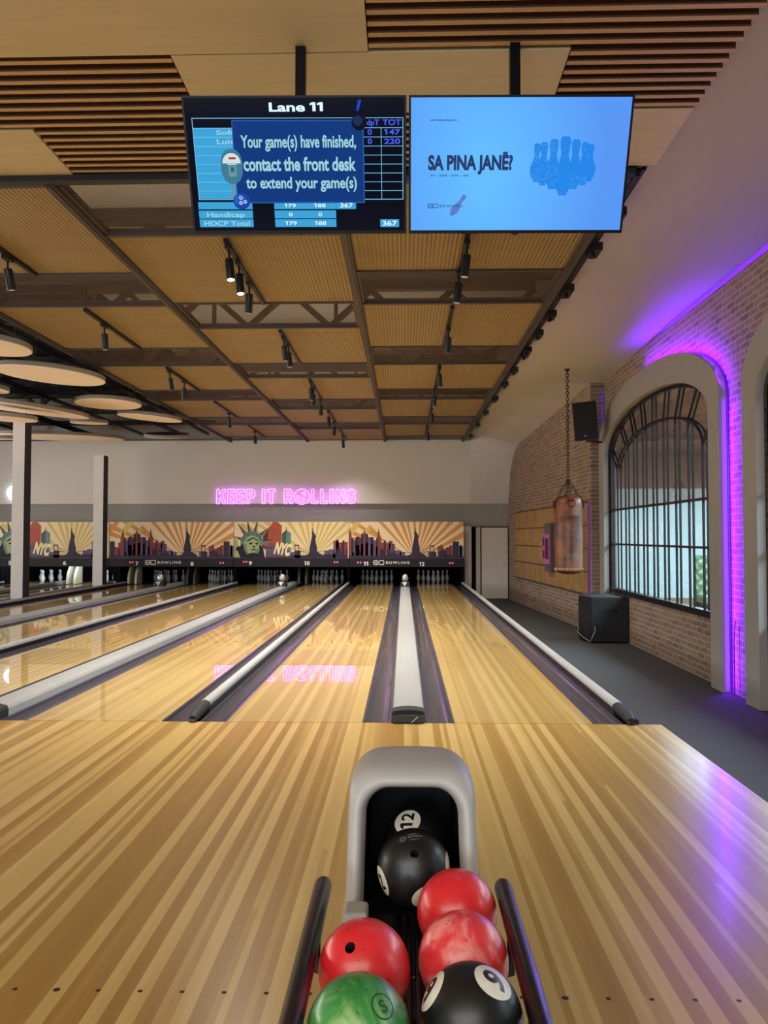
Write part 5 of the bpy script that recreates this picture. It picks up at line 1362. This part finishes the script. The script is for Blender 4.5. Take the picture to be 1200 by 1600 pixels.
# ------------------------------------------------------------------ loudspeakers
t = thing('wall_speaker', 'black loudspeaker mounted high on the brick wall beside the arch', 'loudspeaker', (3.42, Y(13.9), 3.58))
C = Vector((3.40, Y(13.98), 3.60)); Rm = Matrix.Rotation(math.radians(-14), 3, 'Z') @ Matrix.Rotation(math.radians(7), 3, 'X') @ Matrix.Rotation(math.radians(-4), 3, 'Y')
def tr(m): m.v = [tuple(C + Rm @ Vector(p)) for p in m.v]
m = MB(); m.prism([(-0.215, -0.20), (0.215, -0.20), (0.215, 0.02), (0.14, 0.22), (-0.14, 0.22), (-0.215, 0.02)], 'z', -0.355, 0.355); tr(m); m.build('cabinet', M['speaker'], t, bevel=0.015)
m = MB(); m.box(-0.195, 0.195, -0.212, -0.199, -0.33, 0.33); tr(m); g = m.build('grille', M['speakergrille'], t, bevel=0.006)
m = MB(); m.box(-0.035, 0.0, -0.216, -0.211, -0.285, -0.255); tr(m); m.build('badge', M['decalgrey'], g)
m = MB(); m.bar(C + Vector((0.05, 0.1, -0.36)), (XR - 0.05, Y(14.45), 3.26), 0.06, 0.03); m.box(XR - 0.06, XR - 0.005, Y(14.36), Y(14.56), 3.14, 3.36); m.build('bracket', M['blackmetal'], t)
t = thing('subwoofer', 'large black speaker cabinet standing on the carpet below the arched window', 'loudspeaker', (3.6, Y(13.4), FLOORZ))
m = MB(); m.prism([(3.27, Y(13.13)), (3.92, Y(13.13)), (3.92, Y(13.85)), (3.42, Y(14.1)), (3.16, Y(13.6))], 'z', FLOORZ + 0.02, 0.385); m.build('cabinet', M['speaker'], t, bevel=0.012)
m = MB(); m.bar((3.155, Y(13.585), 0.0), (3.262, Y(13.145), 0.0), 0.012, 0.68); m.build('grille', M['speakergrille'], t)
m = MB(); pts = [(3.60 + 0.12 * math.cos(a), Y(13.126), 0.14 + 0.045 * math.sin(a)) for a in [2 * PI * k / 24 for k in range(24)]]; m.tube(pts, 0.007, 6, closed=True); m.poly([(p[0], p[1] + 0.001, p[2]) for p in pts]); m.build('handle', M['speakergrille'], t)
m = MB()
for xx, yy in ((3.33, Y(13.2)), (3.88, Y(13.2)), (3.88, Y(13.75)), (3.3, Y(13.6))): m.lathe([(0.025, FLOORZ), (0.025, FLOORZ + 0.02)], (xx, yy, 0), 10)
m.build('foot', M['rubber'], t)
m = MB(); m.tube([(3.15, Y(13.55), -0.18), (3.11, Y(13.5), -0.26), (3.17, Y(13.3), -0.34), (3.24, Y(13.1), -0.385), (3.27, Y(13.08), -0.3), (3.33, Y(13.115), -0.2), (3.32, Y(13.115), -0.12)], 0.006, 6); m.build('cable', flat('cable_pale', (150, 140, 130), 0.5), t, smooth=True)
m = MB(); m.tube([(XR - 0.04, Y(8.9), z) for z in (-0.41, -0.1, 0.2)] + [(XR - 0.03, Y(8.88), 0.45)], 0.006, 6); tag(m.build('cable', M['cable'], smooth=True), 'thin dark cable hanging in the purple gap between the arches', 'cable')

YOFF[0] = 0.0
# ------------------------------------------------------------------ light
def area(name, loc, target, sx, sy, energy, color):
    L_ = bpy.data.lights.new(name, 'AREA'); L_.shape = 'RECTANGLE'; L_.size = sx; L_.size_y = sy; L_.energy = energy; L_.color = color
    o = bpy.data.objects.new(name, L_); COL.objects.link(o); o.location = loc
    o.rotation_euler = (Vector(target) - Vector(loc)).to_track_quat('-Z', 'Y').to_euler(); return o
# unseen cool and warm fill lamps, added behind the camera to brighten the room
area('rear_fill', (-4.5, YR + 0.05, 2.0), (-4.5, 0, 1.6), 11, 3.2, 850, (0.80, 0.90, 1.0))
area('overhead_fill', (-3.0, -10.5, SZ - 0.03), (-3.0, -10.5, 0), 9, 5, 640, (1.0, 0.95, 0.84))
# daylight in the room behind the arched windows
area('daylight_back_room', (8.0, Y(10), 3.95), (8.0, Y(10), 0), 3.5, 18, 3600, (0.66, 0.88, 1.0))
# purple lamps of the light strips along the arch
def strip_lamp(p, q, aim, energy):
    p, q = Vector(p), Vector(q); L_ = bpy.data.lights.new('purple_lamp', 'AREA'); L_.shape = 'RECTANGLE'; L_.size = (q - p).length; L_.size_y = 0.02
    L_.energy = energy * (q - p).length; L_.color = (0.16, 0.0, 1.0)
    o = bpy.data.objects.new('purple_lamp', L_); COL.objects.link(o)
    X = (q - p).normalized(); Z = -Vector(aim); Z = (Z - X * Z.dot(X)).normalized(); Yv = Z.cross(X)
    R_ = Matrix((X, Yv, Z)).transposed(); o.matrix_world = Matrix.Translation((p + q) / 2) @ R_.to_4x4()
pth = [(d, z) for d, z in o1 if d <= OPC + 0.3]
strip_lamp((XR - 0.12, Y(pth[0][0] - 0.02), -0.38), (XR - 0.12, Y(pth[0][0] - 0.02), 3.1), (0.7, -1.0, 0), 17)
arcp = [p for p in pth if p[1] > 3.12]
arcp = arcp[::-1][::4]
for (d_a, z_a), (d_b, z_b) in zip(arcp[:-1], arcp[1:]):
    n_ = Vector((0, z_b - z_a, -(d_b - d_a))); n_ = n_ if n_.z > 0 else -n_; n_.normalize()
    o_ = n_ * 0.03
    strip_lamp((XR - 0.12, Y(d_a) + o_.y, z_a + o_.z), (XR - 0.12, Y(d_b) + o_.y, z_b + o_.z), (0.8, n_.y, n_.z), 12)
# warm fill lamp added on the left, outside the frame, to brighten the discs
area('left_fill', (XL + 0.06, 6.0, 2.1), (0, 6.0, 2.9), 16, 1.6, 640, (1.0, 0.92, 0.82))
# fill lamps added in the roof void to brighten the roof deck
for yy in (2.5, 8.0, 13.5): area('roof_void_fill', (-1.8, yy, 4.55), (-1.8, yy, 6), 5.5, 2.0, 16, (1.0, 0.92, 0.8))
# strip lights over the pins of the two lanes that are switched on
for n in (5, 6):
    c = (LANES[n][0] + LANES[n][1]) / 2
    area('pin_light', (c, MY + 0.10, 0.66), (c, Y(23.8), 0.1), 1.0, 0.06, 16, (0.75, 0.9, 1.0))
w = bpy.data.worlds.new('world'); scene.world = w; w.use_nodes = True
w.node_tree.nodes['Background'].inputs[0].default_value = (0.5, 0.6, 0.8, 1); w.node_tree.nodes['Background'].inputs[1].default_value = 0.1

scene.view_settings.view_transform = 'Standard'; scene.view_settings.look = 'None'
scene.view_settings.exposure = 0.18; scene.view_settings.gamma = 1.0; scene.view_settings.use_curve_mapping = False
scene.cycles.use_denoising = True
scene.cycles.max_bounces = 8; scene.cycles.diffuse_bounces = 4; scene.cycles.glossy_bounces = 4; scene.cycles.transparent_max_bounces = 12
scene.cycles.sample_clamp_indirect = 6.0; scene.cycles.caustics_reflective = False; scene.cycles.caustics_refractive = False
